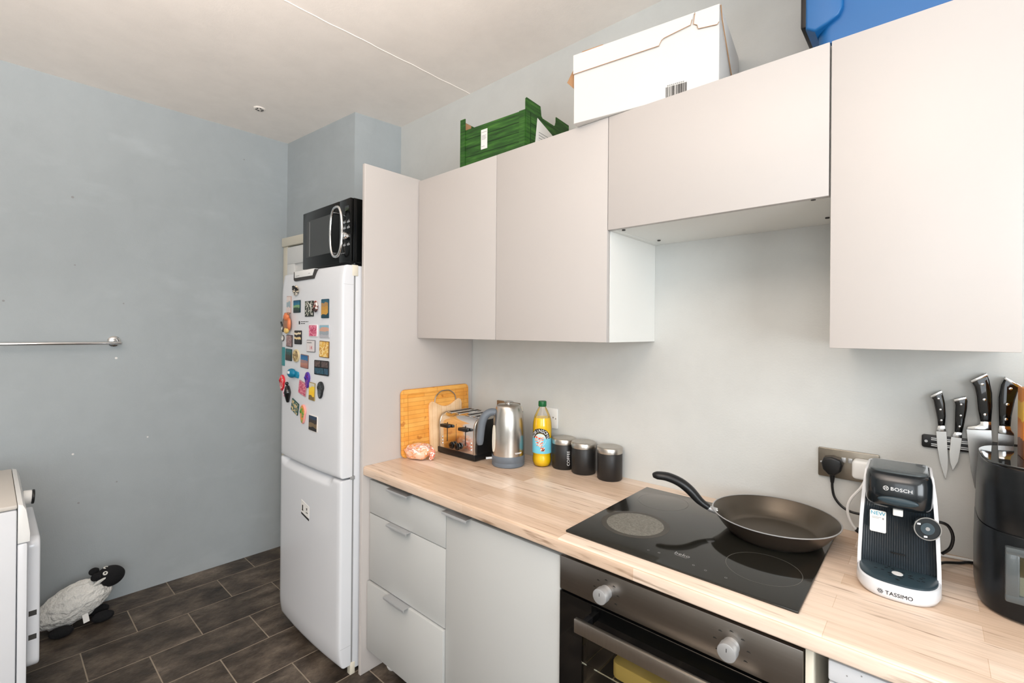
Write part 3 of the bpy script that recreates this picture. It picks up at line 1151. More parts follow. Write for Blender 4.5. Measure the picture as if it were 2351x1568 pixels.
t_ = thing('fridge_magnet', 'slim black bottle shaped magnet leaning left of the bear magnet', 'magnet', (-.612, ffront(-.612), 1.459), 0, G_MAG)
t_.rotation_euler = (0, -.75, -.075)
MB().prism([(-.010, -.028), (.010, -.028), (.010, .006), (.004, .014), (.004, .03), (-.004, .03), (-.004, .014), (-.010, .006)], 'y', 0, -.008, .002, 2).build('bottle', M['black_gloss'], t_)
box(-.008, .008, -.0086, -.0078, -.018, -.006).build('label_band', M['paper'], t_)
magnet(-.265, 1.440, .076, .054, 'bright pink square magnet with white right border, beside the harbour picture', 'slab', ((190, 60, 100), (232, 150, 170), (196, 70, 108)), 0, 'splotch', (235, 230, 232), 9)
magnet(-.166, 1.438, .082, .057, 'pale blue-grey harbour town magnet near the fridge door edge', 'slab', ((176, 176, 182), (150, 160, 168), (206, 160, 140), (140, 180, 196)), 0, 'bands', (200, 200, 204), 10)
magnet(-.418, 1.408, .076, .064, 'black magnet with a cream crest and banner', 'slab', ((20, 8, 8), (18, 8, 8), (236, 208, 150), (20, 8, 8), (230, 214, 180), (20, 8, 8)), 0, 'bands', (16, 6, 6), 11)
magnet(-.610, 1.402, .038, .031, 'tiny round white clock-like magnet at the left edge', 'disc', ((240, 238, 232), (200, 196, 186)), 0, border=(60, 56, 50), seed=12)
magnet(-.520, 1.390, .074, .057, 'mauve brown photo magnet below the bear', 'slab', ((150, 118, 116), (176, 146, 142), (120, 92, 92)), .03, 'splotch', (60, 50, 50), 13)
cm = magnet(-.284, 1.371, .078, .054, 'white calendar leaf magnet with red digits', 'slab', ((222, 216, 216),), 0, 'splotch', (120, 116, 120), 14)
text('14', .026, mat('print_red', S(196, 70, 84), .5), cm, T(.004, -.0050, -.008) @ FRONT, 'digits')
box(-.032, .012, -.0054, -.0046, .013, .018).build('heading_print', M['print_grey'], cm)
magnet(-.167, 1.360, .078, .071, 'golden parchment magnet near the door edge under the harbour picture', 'slab', ((226, 178, 80), (240, 214, 150), (206, 150, 60)), .03, 'splotch', (120, 90, 50), 15)
magnet(-.600, 1.312, .034, .091, 'narrow plain teal strip magnet at the left edge', 'slab', ((52, 138, 140),), .02, border=(40, 120, 124), seed=16)
magnet(-.528, 1.323, .078, .057, 'dark green city spires magnet next to the teal strip', 'slab', ((30, 20, 12), (44, 40, 22), (30, 70, 66), (20, 96, 100)), .03, 'bands', (30, 60, 58), 17)
magnet(-.435, 1.322, .068, .060, 'round bronze medallion magnet', 'disc', ((176, 150, 90), (120, 92, 54), (206, 184, 130)), 0, border=(206, 190, 150), seed=18, th=.007)
magnet(-.347, 1.300, .076, .061, 'blue sky magnet with a pink stone building', 'slab', ((170, 110, 96), (180, 126, 108), (150, 120, 120), (40, 110, 160), (30, 96, 150)), .05, 'bands', (120, 90, 84), 19)
pm4 = thing('fridge_magnet', 'wide dark magnet of four small photos near the door edge', 'magnet', (-.191, ffront(-.191), 1.279), 0, G_MAG)
MB().prism(rrect(.130, .064, .005, 3), 'y', 0, -.003, .0006, 1).build('card', M['print_black'], pm4)
for k, (xx, zz, ww, cc) in enumerate(((-.034, .016, .052, (86, 66, 60)), (.032, .016, .060, (96, 78, 74)), (-.018, -.014, .082, (28, 78, 98)), (.046, -.014, .034, (40, 84, 110)))):
    box(xx - ww / 2, xx + ww / 2, -.0036, -.0028, zz - .0125, zz + .0125).build('photo', splotch('photo', [S(*cc), tuple(v * .5 for v in S(*cc)), tuple(v * 1.5 for v in S(*cc))], 60, .3, seed=k), pm4)
cpm = thing('fridge_magnet', 'teal blue cap shaped magnet in the middle of the door', 'magnet', (-.456, ffront(-.456), 1.237), 0, G_MAG)
MB().blob((-.012, -.010, .002), (.036, .016, .022), 2, .05, 3).build('crown', mat('teal_cap', S(10, 116, 148), .4, var=.1), cpm)
MB().prism([(.010, -.016), (.046, -.019), (.052, -.004), (.046, .010), (.012, .014)], 'y', 0, -.008, .002).build('peak', mat('teal_peak', S(16, 128, 160), .4), cpm)
box(-.020, .000, -.028, -.024, .0, .012, .001).build('badge', M['paper'], cpm)
magnet(-.606, 1.182, .062, .078, 'bright red clog magnet on the left edge of the door', 'sole', ((226, 60, 70), (240, 200, 190), (200, 30, 40)), 0, border=(214, 40, 52), seed=22)
magnet(-.311, 1.218, .040, .072, 'small violet and purple flip-flop magnet', 'sole', ((66, 40, 140), (150, 50, 140), (60, 40, 150)), 0, border=(80, 50, 150), seed=23)
dm = thing('fridge_magnet', 'black figurine magnet with pink dress, left of centre', 'magnet', (-.523, ffront(-.523), 1.144), 0, G_MAG)
MB().sweep([(0, -.006, -.048), (.004, -.008, -.02), (.008, -.010, .0), (0, -.008, .022), (-.004, -.007, .030)], [.006, .014, .018, .012, .007], 12, sub=3).build('body', M['black_gloss'], dm)
MB().blob((-.005, -.009, .041), (.008, .008, .009), 1, 0, 2).build('head', M['black_gloss'], dm)
MB().sweep([(-.018, -.010, -.022), (-.014, -.014, .0), (-.014, -.012, .018)], [.006, .010, .006], 10, sub=3).build('dress', splotch('pink_dress', [S(230, 130, 160), S(245, 230, 235), S(210, 70, 120)], 120, .5), dm)
magnet(-.364, 1.176, .076, .062, 'tilted rose pink square magnet left of the violet flip-flop', 'slab', ((200, 80, 108), (226, 150, 160), (196, 74, 104)), .20, 'splotch', (180, 140, 140), 25)
magnet(-.271, 1.170, .054, .079, 'magnet with a yellow flower under the violet flip-flop', 'slab', ((120, 96, 50), (245, 196, 20), (246, 206, 40), (210, 206, 190)), .06, 'bands', (160, 140, 90), 26)
magnet(-.192, 1.183, .048, .074, 'dark grey shoe sole magnet with pale heel', 'sole', ((48, 52, 54), (90, 94, 96), (40, 42, 44)), .08, border=(34, 36, 38), seed=27)
magnet(-.446, 1.082, .078, .058, 'tilted dark teal magnet with two cream shapes, near the bottom', 'slab', ((16, 84, 82), (230, 200, 140), (14, 80, 80)), .28, 'splotch', (12, 66, 66), 28)
magnet(-.352, 1.060, .052, .088, 'pink and orange flip-flop magnet with green strap', 'sole', ((236, 140, 60), (200, 170, 90), (90, 150, 60)), .05, border=(240, 160, 150), seed=29)
magnet(-.258, 1.030, .078, .071, 'lowest magnet, dark photo with white right border', 'slab', ((30, 24, 20), (120, 100, 70), (60, 50, 44), (40, 60, 84)), .04, 'bands', (226, 220, 214), 30)

# ------------------------------------------------------------------ microwave
mwv = thing('microwave', 'black microwave with chrome oval handle standing on top of the fridge', 'microwave', (-.2785, -.495, 1.7185))
mo = Matrix.Translation((.2785, .495, -1.7185))
box(-.503, -.054, -.645, -.345, 1.733, 2.007, .004).build('casing', M['microwave'], mwv, mtx=mo)
dw = box(-.503, -.150, -.660, -.646, 1.735, 2.005, .003).build('door', M['microwave'], mwv, mtx=mo)
box(-.462, -.215, -.6612, -.6598, 1.788, 1.960).build('window', M['mw_window'], dw, mtx=mo)
box(-.430, -.427, -.6618, -.6610, 1.792, 1.955).build('grey_strip', M['print_grey'], dw, mtx=mo)  # thin matte grey line down the window
pnl = box(-.149, -.054, -.660, -.646, 1.735, 2.005, .003).build('control_panel', M['microwave'], mwv, mtx=mo)
rg = MB()
ringp = []
for k in range(28):
    a = 2 * PI * k / 28
    s = math.sin(a)
    ringp.append((-.088 - .0 + .050 * math.copysign(abs(math.cos(a)) ** .8, math.cos(a)) - .030, -.690 - 0.0, 1.862 + .106 * math.copysign(abs(s) ** .8, s)))
rg.sweep(ringp, .0058, 10, cyc=True)
for zz in (1.966, 1.758):
    rg.cyl((-.150, -.660, 1.862 + (zz - 1.862) * .84), (-.150, -.690, 1.862 + (zz - 1.862) * .84), .005, 10)
rg.build('handle', M['chrome'], dw, mtx=mo)
MB().cyl((-.076, -.6598, 1.842), (-.076, -.682, 1.842), .0165, 28, .002).build('knob', M['chrome'], pnl, mtx=mo)
for (bx, bz) in ((-.098, 1.9035), (-.066, 1.9035), (-.097, 1.879), (-.066, 1.879), (-.097, 1.8065), (-.065, 1.8065)):
    bb = MB().prism(rrect(.018, .010, .0045, 4, bx, bz), 'y', -.6598, -.664, .001)
    b_ = bb.build('button', M['lavender'], pnl, mtx=mo)
    box(bx - .004, bx + .004, -.6606, -.6598, bz + .008, bz + .0095).build('button_mark', M['print_grey'], b_, mtx=mo)
ds = box(-.100, -.066, -.6606, -.6596, 1.948, 1.974).build('display', M['black_gloss'], pnl, mtx=mo)
dg = MB()
for k in range(4):
    dg.box(-.097 + k * .008, -.0915 + k * .008, -.6610, -.6604, 1.962, 1.9635)
    dg.box(-.097 + k * .008, -.0925 + k * .008, -.6610, -.6604, 1.954, 1.9555)
dg.build('display_segments', M['green_led'], pnl, mtx=mo)['kind'] = 'stuff'
for x in (-.47, -.09):
    for y in (-.62, -.37):
        MB().cyl((x, y, 1.7175), (x, y, 1.735), .012, 12).build('foot', M['black'], mwv, mtx=mo)

# ------------------------------------------------------------------ things on top of the wall units
# green cardboard crate
cr = thing('cardboard_crate', 'green wood-print cardboard crate on top of the double wall cabinet', 'crate', (.282, -.345, ZT), math.radians(4.0))
CW, CD = .345, .312
hs, he = .152, .200
front = MB()
front.box(.004, CW - .004, 0, .004, 0.0, hs)
front.build('front_side', M['crate'], cr)
box(.004, CW - .004, CD - .004, CD, 0.0, hs).build('back_side', M['crate'], cr)
for x0, nm in ((0.0, 'left_end'), (CW - .004, 'right_end')):
    pr_ = [(0, 0), (CD, 0), (CD, he)]
    pr_ += [(CD - .100, he), (CD - .100, he - .020), (CD - .106, he - .036), (CD - .114, he - .042), (.112, he - .042), (.104, he - .036), (.100, he - .014), (.097, he), (.005, he), (0, he - .006)]
    MB().prism(pr_, 'x', x0, x0 + .004).build(nm, M['crate'], cr)
for x0 in (0.002, CW - .030):
    for y0, y1 in ((-.0035, .0), (CD, CD + .0035)):
        MB().box(x0, x0 + .028, y0, y1, 0.0, hs if x0 > .1 else he).build('corner_post', M['crate'], cr)
# inside brown layer
ii = MB()
ii.box(.0045, .006, .006, CD - .006, .003, he - .041)
ii.box(.0045, .006, .006, .060, he - .042, he - .002)
ii.box(CW - .006, CW - .0045, .006, CD - .006, .003, he - .041)
ii.box(CW - .006, CW - .0045, CD - .06, CD - .006, he - .042, he - .002)
ii.box(.006, CW - .006, .0045, .006, .003, hs - .002)
ii.box(.006, CW - .006, CD - .006, CD - .0045, .003, hs - .002)
ii.box(.004, CW - .004, .004, CD - .004, 0.0005, .004)
ii.build('inner_lining', M['kraft'], cr)
gl_ = MB()
for z in (.036, .072, .110):
    gl_.box(.030, CW - .030, -.0006, 0, z, z + .0025)
    gl_.box(CW, CW + .0006, .034, CD - .034, z, z + .0025)
gl_.box(CW, CW + .0006, .030, .033, 0, hs)
gl_.box(CW, CW + .0006, CD - .033, CD - .030, 0, hs)
gl_.build('plank_lines', M['crate_dark'], cr)['kind'] = 'stuff'
l1 = box(.118, .152, -.0012, -.0003, .050, .130).build('label', M['paper'], cr)
lp = MB()
for k in range(4):
    lp.box(.122, .146 - .003 * (k % 2), -.0016, -.0010, .104 - k * .005, .1055 - k * .005)
lp.box(.121, .149, -.0016, -.0010, .118, .1195)
lp.box(.122, .128, -.0016, -.0010, .060, .062)
lp.box(.131, .137, -.0016, -.0010, .060, .062)
lp.build('label_print', M['print_grey'], cr)['kind'] = 'stuff'
MB().prism([(.075, .146), (.185, .112), (.180, .012), (.058, .020)], 'x', CW + .0006, CW + .0014).build('label', M['paper'], cr)
lp = MB()
for k in range(6):
    lp.box(CW + .0013, CW + .0018, .085, .160 - .01 * (k % 3), .092 - k * .011, .0945 - k * .011)
lp.build('label_print', M['print_grey'], cr)['kind'] = 'stuff'

# white carton
cb = thing('white_carton', 'large white cardboard box with barcode on top of the bridging cabinet', 'box', (.884, -.378, ZT + .001), math.radians(7.9))
BL, BD, BH = .453, .312, .226
cc = MB().box(0, BL, 0, BD, 0, BH, .002, 1)
cc.build('box_body', M['carton'], cb)
fl_ = [(-.001, BH + .003), (-.001, .165), (.285, .166), (.293, .180), (.300, .184), (.376, .196), (.380, .210), (.386, BH + .003)]
MB().prism(fl_, 'y', -.0035, -.0005, .0008, 1).build('front_flap', M['carton'], cb)
MB().prism([(.388, BH + .003), (.384, .196), (.394, .190), (.397, .178), (.448, .172), (.453, .178), (.454, BH + .003)], 'y', -.0030, -.0005, .0008, 1).build('tuck_tab', M['carton'], cb)
box(-.001, BL + .001, -.0005, BD, BH, BH + .003, .0008).build('lid', M['carton'], cb)
MB().prism([(0.0, BH + .003), (BD, BH + .003), (BD, .040), (BD - .02, .044)], 'x', BL + .0005, BL + .0035).build('side_flap', M['carton'], cb)
MB().prism([(-.002, .196), (-.030, .152), (-.004, .124), (-.001, .13)], 'y', .010, .013).build('torn_side_flap', M['kraft'], cb)
MB().prism([(.010, BH + .003), (.024, BH + .007), (.030, BH + .0105), (.100, BH + .010), (.104, BH + .008), (.116, BH + .003)], 'y', .004, .007).build('torn_lid_edge', M['kraft'], cb)
MB().sweep([(p[0], -.0036, p[1]) for p in fl_[1:-1]], .0010, 5).build('flap_edge', M['kraft'], cb)
MB().sweep([(p[0], -.0032, p[1]) for p in [(.388, BH), (.384, .196), (.394, .190), (.397, .178), (.448, .172), (.453, .178)]], .0009, 5).build('flap_edge', M['kraft'], cb)
MB().sweep([(BL + .0036, BD, .040), (BL + .0036, .16, .12), (BL + .0036, .02, BH - .03), (BL + .0036, 0.0, BH)], .0016, 5).build('flap_edge', M['kraft'], cb)
bc = MB()
rb = random.Random(5)
xx = .306
while xx < .366:
    ww = rb.choice((.0008, .0012, .002, .0026))
    bc.box(xx, xx + ww, -.0008, -.0002, .004, .036)
    xx += ww + rb.choice((.0010, .0016, .0022))
bc.build('barcode', M['print_black'], cb)['kind'] = 'stuff'
bc = MB()
for k in range(9):
    bc.box(.310 + k * .0056, .3135 + k * .0056, -.0008, -.0002, .0385, .0415)
bc.build('barcode_digits', M['print_grey'], cb)['kind'] = 'stuff'

# blue tote
tt = thing('storage_tote', 'blue plastic storage tote on top of the far right wall cabinet', 'storage box', (1.83, -.185, ZT))
lv = []
for z, s in ((0, 0), (.004, .003), (.05, .006), (.30, .020)):
    lv.append([(x, y, z) for x, y in rrect(.512 + 2 * s - (.012 if z == 0 else 0), .300 + 2 * s * .6 - (.012 if z == 0 else 0), .030, 6)])
m_ = MB().loft(lv)
m_.build('tub', M['blue_tote'], tt)
for sx in (-1, 1):
    pl = MB()
    x0, x1 = (-.282, -.206) if sx < 0 else (.206, .282)
    lvp = []
    a = [(x0 + .02, .036), (x0, .050), (x0, .30), (x1, .30), (x1, .075), (x1 - .008, .058), (x1 - .03, .046)] if sx < 0 else [(x1 - .02, .036), (x1, .050), (x1, .30), (x0, .30), (x0, .075), (x0 + .008, .058), (x0 + .03, .046)]
    pl.prism(a, 'y', -.168, .168, .006, 3)
    pl.build('corner_rib', M['blue_tote'], tt)
MB().prism(rrect(.58, .346, .035, 6), 'z', .30, .335, .006, 2).build('lid', M['blue_tote'], tt)
for sx in (-1, 1):
    MB().box(sx * .300 - .012, sx * .300 + .012, -.06, .06, .115, .30, .004).build('clip', M['black'], tt)

# ------------------------------------------------------------------ hob and pan
hb_ = thing('hob', 'black ceramic glass hob set into the worktop', 'hob', (1.2935, -.3175, H))
MB().prism(rrect(.580, .512, .004, 3), 'z', .0002, .0055, .0015, 2).build('glass', M['hob'], hb_)
def zone(x, y): return (x - 1.2935, y + .3175, .0058)
MB().annulus(zone(1.482, -.428), .0815, .0823, 64).build('zone_ring', M['ring_line'], hb_)
MB().annulus(zone(1.112, -.165), .0795, .0803, 64).build('zone_ring', M['ring_line'], hb_)
MB().annulus(zone(1.455, -.175), .1045, .1053, 64).build('zone_ring', M['ring_line'], hb_)
zs_ = splotch('burnt_zone', [S(84, 82, 74), S(112, 110, 102), S(126, 124, 116), S(96, 93, 85), S(116, 113, 105)], 55, .45, (1, 1, 1), False, 2.0)
MB().annulus(zone(1.130, -.398), .0001, .082, 64).build('stained_zone', zs_, hb_)
MB().annulus((zone(1.130, -.398)[0], zone(1.130, -.398)[1], .0057), .082, .098, 64).build('stain_halo', mat('stain_brown', S(48, 42, 32), .3, var=.3, vscale=30), hb_)
text('beko', .020, M['print_grey'], hb_, T(1.311 - 1.2935, -.4935 + .3175, .0057), ext=.0001)
box(1.295 - 1.2935, 1.327 - 1.2935, -.5045 + .3175, -.5037 + .3175, .0056, .0058).build('logo_line', M['print_grey'], hb_)
tm = MB()
for (x, y) in ((1.235, -.528), (1.262, -.523), (1.352, -.527), (1.383, -.533), (1.43, -.535)):
    tm.annulus((x - 1.2935, y + .3175, .0057), .0022, .0030, 12)
tm.build('touch_marks', M['print_grey'], hb_)['kind'] = 'stuff'

pz = H + .0058
pan = thing('frying_pan', 'large dark bronze frying pan with black handle on the hob', 'frying pan', (1.453, -.199, pz))
R_ = .1595
outp = [(0, 0), (.105, 0), (.112, .0015), (.120, .007), (.134, .022), (.147, .040), (R_, .0565)]
MB().lathe([(0, .0015), (.104, .0012)] + outp[2:], 64, cap=False).build('outside', M['pan_out'], pan, angle=60)
inp = [(0, .004), (.108, .004), (.115, .0055), (.122, .011), (.134, .026), (.146, .043), (R_ - .0022, .0565)]
MB().lathe(inp, 64, cap=False).build('inside', M['pan_in'], pan, angle=60)
MB().lathe([(R_ - .0026, .0560), (R_ + .0006, .0560), (R_ + .0008, .0575), (R_ - .0006, .0584), (R_ - .0026, .0575)], 64, cap=False).build('rim', M['alu'], pan, angle=60)
MB().lathe([(0, 0), (.1045, 0), (.1045, .0012), (0, .0012)], 48).build('base_plate', M['steel_lid'], pan)
hdir = Vector((-.286, -.113, 0)).normalized()
def hp(dist, z): return tuple(hdir * dist) [:2] + (z,)
MB().sweep([hp(.150, .046), hp(.165, .050), hp(.178, .057)], [.011, .0105, .010], 12, flat=((0, 0, 1), .75)).build('bracket', M['alu'], pan)
MB().sweep([hp(.170, .053), hp(.195, .070), hp(.222, .098), hp(.25, .118), hp(.285, .130), hp(.315, .131), hp(.328, .129)], [.011, .014, .0165, .0175, .018, .0165, .008], 14, flat=((0, 0, 1), .72), sub=4).build('handle', M['black'], pan)
for s in (-1, 1):
    side = Vector((-hdir.y, hdir.x, 0)) * .007 * s
    p_ = hdir * .1475 + side + Vector((0, 0, .049))
    MB().blob(p_, (.004, .004, .004), 0, 0, 2).build('rivet', M['chrome'], pan)

# ------------------------------------------------------------------ boards, bread
bd = thing('chopping_board', 'big orange bamboo chopping board leaning against the end panel', 'chopping board', (.0262, -.243, H + .0005))
bd.rotation_euler = (0, -.036, 0)
MB().prism(rrect(.404, .305, .022, 6, 0, .1525), 'x', -.013, 0, .003, 2).build('board', M['bamboo'], bd)
gv = MB()
gm = mat('groove_brown', S(150, 92, 36), .6)
for (a, b_, c_, e_) in ((-.170, .170, .024, .0262), (-.170, .170, .279, .2812), (-.170, -.1678, .024, .281), (.1678, .170, .024, .281)):
    gv.box(-.0004, .0004, a, b_, c_, e_)
gv.build('juice_groove', mat('groove', S(206, 140, 56), .6), bd)
sb = thing('small_board', 'small pale beech board with wire handle in front of the bamboo board', 'chopping board', (.041, -.200, H + .0005))
sb.rotation_euler = (0, -.041, 0)
oo = []
oo += [(-.098, .004), (-.094, 0), (.094, 0), (.098, .004), (.100, .22), (.094, .234), (.082, .240)]
oo += [(.07 - .14 * k / 10, .236 - .026 * math.sin(PI * k / 10)) for k in range(11)]
oo += [(-.082, .240), (-.094, .234), (-.100, .22)]
MB().prism(oo, 'x', -.012, 0, .003, 2).build('board', M['beech'], sb)
MB().sweep([(-.006, -.066, .226), (-.006, -.060, .258), (-.006, -.03, .281), (-.006, .0, .285), (-.006, .03, .281), (-.006, .060, .258), (-.006, .066, .226)], .0028, 8, sub=4).build('wire_handle', M['steel'], sb)

bg = thing('bread_bag', 'bread in crumpled clear orange wrapper at the foot of the boards', 'bread', (.084, -.396, H), math.atan2(.674, .739))
MB().blob((0, 0, .036), (.064, .040, .0355), 4, .22, 4, 2.4).build('wrapper', M['bread'], bg)
MB().sweep([(.050, .0, .05), (.060, -.012, .036), (.058, -.020, .016), (.050, -.026, .006)], [.010, .013, .011, .005], 8, sub=3).build('twisted_end', splotch('bag_end', [S(244, 190, 170), S(236, 120, 90), S(248, 226, 216)], 60, .25), bg)

# ------------------------------------------------------------------ toaster
to_ = thing('toaster', 'shiny chrome four-slice toaster in front of the small board', 'toaster', (.172, -.152, H))
TX, TY = .124, .106
prof = [(-TY, .028)]
for k in range(9):
    a = PI - k / 8 * PI / 2
    prof.append((-TY + .046 + .046 * math.cos(a), .142 + .046 * math.sin(a)))
for k in range(9):
    a = PI / 2 - k / 8 * PI / 2
    prof.append((TY - .046 + .046 * math.cos(a), .142 + .046 * math.sin(a)))
prof.append((TY, .028))
MB().prism(prof, 'x', -TX + .012, TX - .012).build('shell', M['chrome'], to_, angle=30)
for s in (-1, 1):
    xa, xb = (TX - .012, TX) if s > 0 else (-TX, -TX + .012)
    MB().prism([(y * 1.012, z + (.0015 if z > .05 else 0)) for y, z in prof], 'x', xa, xb, .004, 3).build('end_rim', M['steel'], to_, angle=50)
    xa, xb = (TX, TX + .004) if s > 0 else (-TX - .004, -TX)
    MB().prism([(y * .90, .028 + (z - .028) * .93) for y, z in prof], 'x', xa, xb, .002).build('end_cap', M['black'], to_)
box(-TX - .003, TX + .003, -TY - .004, TY + .004, .004, .030, .004).build('base', M['black'], to_)
for x in (-.10, .10):
    for y in (-.08, .08):
        MB().cyl((x, y, 0), (x, y, .006), .010, 10).build('foot', M['black'], to_)
for x in (-.088, -.036, .036, .088):
    sl = MB().box(x - .012, x + .012, -.070, .070, .1868, .1886)
    s_ = sl.build('slot', M['dark'], to_)
    fr_ = MB()
    for a, b_ in ((x - .0145, x - .012), (x + .012, x + .0145)):
        fr_.box(a, b_, -.073, .073, .1872, .1904, .0006, 1)
    for a, b_ in ((-.073, -.070), (.070, .073)):
        fr_.box(x - .0145, x + .0145, a, b_, .1872, .1904, .0006, 1)
    fr_.build('slot_rim', M['chrome'], s_)
for x in (-.062, .062):
    ls = box(x - .0016, x + .0016, -TY - .0012, -TY + .003, .062, .150).build('lever_slot', M['dark'], to_)
    MB().box(x - .028, x + .028, -TY - .022, -TY - .002, .128, .142, .003).build('lever', M['black'], to_)
for x in (-.020, .018):
    MB().cyl((x, -TY, .052), (x, -TY - .016, .052), .0165, 22, .006).build('dial', M['black_gloss'], to_)
box(-.0006, .0006, -TY - .0006, -TY + .001, .04, .15).build('seam', M['gap'], to_)
bt = MB()
for x in (-.098, .098):
    for z in (.048, .062, .078):
        bt.cyl((x, -TY, z), (x, -TY - .004, z), .0045, 12, .001)
bt.build('button', M['chrome'], to_)

# ------------------------------------------------------------------ kettle
ke = thing('kettle', 'brushed steel kettle with grey handle right of the toaster', 'kettle', (.4234, -.182, H))
MB().lathe([(0, 0), (.066, 0), (.070, .004), (.0703, .018), (.0700, .019), (.0700, .0195), (.0706, .0205), (.0706, .046), (.070, .047), (0, .047)], 48).build('base', M['rubber'], ke)
bodyp = [(.0695, .047), (.0695, .10), (.0685, .15), (.066, .19), (.061, .222), (.054, .246), (.0505, .254)]
MB().lathe([(0, .0468)] + bodyp + [(.049, .2555), (0, .2555)], 56).build('body', M['steel'], ke, angle=50)
MB().lathe([(0, .2556), (.047, .2556), (.045, .2585), (.022, .261), (0, .2612)], 48).build('lid', M['steel_lid'], ke, angle=60)
MB().lathe([(0, .261), (.012, .261), (.011, .264), (.020, .268), (.021, .271), (.016, .2735), (0, .2745)], 28).build('lid_knob', M['chrome'], ke, angle=60)
kd = Vector((-.65, -.76, 0))
kdn = kd.normalized()
def kp(r, z): return (kdn.x * r, kdn.y * r, z)
MB().sweep([kp(.050, .222), kp(.062, .226), kp(.082, .224), kp(.103, .208), kp(.114, .180), kp(.119, .145), kp(.122, .106), kp(.121, .088)], [.0145, .0155, .0165, .0175, .0175, .017, .016, .011], 14, sub=4).build('handle', M['rubber'], ke)
MB().sweep([kp(.0545, .222), kp(.057, .2235)], .0155, 16).build('handle_collar', M['chrome'], ke)
# water gauge below the handle
gd = Vector((-.36, -.93, 0)).normalized()
gq = gd.to_track_quat('Z', 'Y').to_matrix().to_4x4()
def gauge(u, v):
    a = math.atan2(gd.y, gd.x) + u / .0695
    r = .0702 - max(0, v - .10) * .02
    return (r * math.cos(a), r * math.sin(a), v)
gp = [gauge(.011 * math.cos(2 * PI * k / 24), .118 + (.055 if math.sin(2 * PI * k / 24) > 0 else .055) * math.sin(2 * PI * k / 24)) for k in range(24)]
MB().sweep(gp, .0024, 6, cyc=True).build('gauge_ring', M['cream'], ke)
gg = MB()
gg.poly([gauge(.010 * math.cos(2 * PI * k / 24), .118 + .053 * math.sin(2 * PI * k / 24)) for k in range(24)])
gg.build('gauge_window', M['paper'], ke)
MB().sweep([(kdn.x * .068, kdn.y * .068, .030), (kdn.x * .080, kdn.y * .080, .030), (kdn.x * .096, kdn.y * .096, .029)], [.006, .006, .0062], 14).build('switch', M['alu'], ke)
# small cursive maker's mark, not legible
a0 = math.atan2(-.739, .674) + .42
sc_ = [(.0702 * math.cos(a0 + t / .0702 * .034), .0702 * math.sin(a0 + t / .0702 * .034), .062 + .004 * math.sin(t * 40) * (1 - .4 * t)) for t in [i / 40 for i in range(41)]]
MB().sweep(sc_, .0007, 4).build('cursive_mark', M['print_white'], ke)

# ------------------------------------------------------------------ squash bottle
bo = thing('squash_bottle', 'bottle of orange squash with green cap between kettle and canisters', 'bottle', (.538, -.093, H))
br_ = .041
shape = [(0, .002), (.026, 0), (.034, .004), (.040, .020), (.0405, .034), (.0385, .046), (.0385, .052), (.0408, .060), (.0408, .165), (.0395, .185), (.034, .212), (.024, .235), (.016, .249), (.0145, .254)]
MB().lathe(shape + [(.0145, .262)], 40, cap=False).build('bottle_shell', M['clear'], bo, angle=70)
liq = [(max(0, r - .0012), z + .0012) for r, z in shape if z < .205] + [(.0345, .2065), (0, .2065)]
MB().lathe(liq, 40).build('squash', M['juice'], bo, angle=60)
MB().lathe([(0, .253), (.0165, .253), (.0175, .255), (.0175, .272), (.0160, .2755), (0, .2755)], 28).build('cap', M['green_cap'], bo)
ca = math.atan2(-.739, .674)          # direction towards the viewer side of the room
def wrap(R, ang0, u, v): return Vector((R * math.cos(ang0 + u / R), R * math.sin(ang0 + u / R), v))
lab = MB()
n_ = 48
lo_ = [wrap(.0414, 0, 2 * PI * .0414 * k / n_, .059) for k in range(n_)]
hi_ = [wrap(.0414, 0, 2 * PI * .0414 * k / n_, .122) for k in range(n_)]
lab.loft([lo_, hi_], True, False)
lab.build('label', M['sky_label'], bo)
la = ca - .28
def arc_patch(R, r0, r1, cz, a0_, a1_, n=20):
    m_ = MB()
    A = [wrap(R, la, r0 * math.cos(a0_ + (a1_ - a0_) * k / n), cz + r0 * math.sin(a0_ + (a1_ - a0_) * k / n)) for k in range(n + 1)]
    B = [wrap(R, la, r1 * math.cos(a0_ + (a1_ - a0_) * k / n), cz + r1 * math.sin(a0_ + (a1_ - a0_) * k / n)) for k in range(n + 1)]
    m_.loft([A, B], False, False)
    return m_
arc_patch(.0417, .026, .046, .119, 0, PI).build('label_arch', M['print_black'], bo)
arc_patch(.0416, .0002, .0262, .117, 0, 2 * PI, 32).build('label_centre', mat('label_pale', S(206, 224, 226), .4, var=.1, vscale=60), bo)
sq = MB()
for k, (u, v, ww, hh) in enumerate(((-.006, .122, .040, .007), (-.005, .111, .038, .007), (-.003, .100, .034, .006), (-.002, .090, .028, .005))):
    A = [wrap(.0418, la, u - ww / 2 + ww * i / 8, v + .003 * math.sin(i)) for i in range(9)]
    B = [wrap(.0418, la, u - ww / 2 + ww * i / 8, v + hh + .003 * math.sin(i)) for i in range(9)]
    sq.loft([A, B], False, False)
sq.build('label_swirl', splotch('label_swirl', [S(250, 235, 225), S(240, 150, 120), S(226, 84, 60)], 120, .4), bo)
fp = MB()
A = [wrap(.0418, la, .002 + .018 * i / 5, .070) for i in range(6)]
B = [wrap(.0418, la, .002 + .018 * i / 5, .086) for i in range(6)]
fp.loft([A, B], False, False)
fp.build('label_fruit', splotch('fruit', [S(60, 40, 36), S(230, 110, 80), S(250, 220, 200)], 150, .4), bo)
word = 'ROBINSONS'
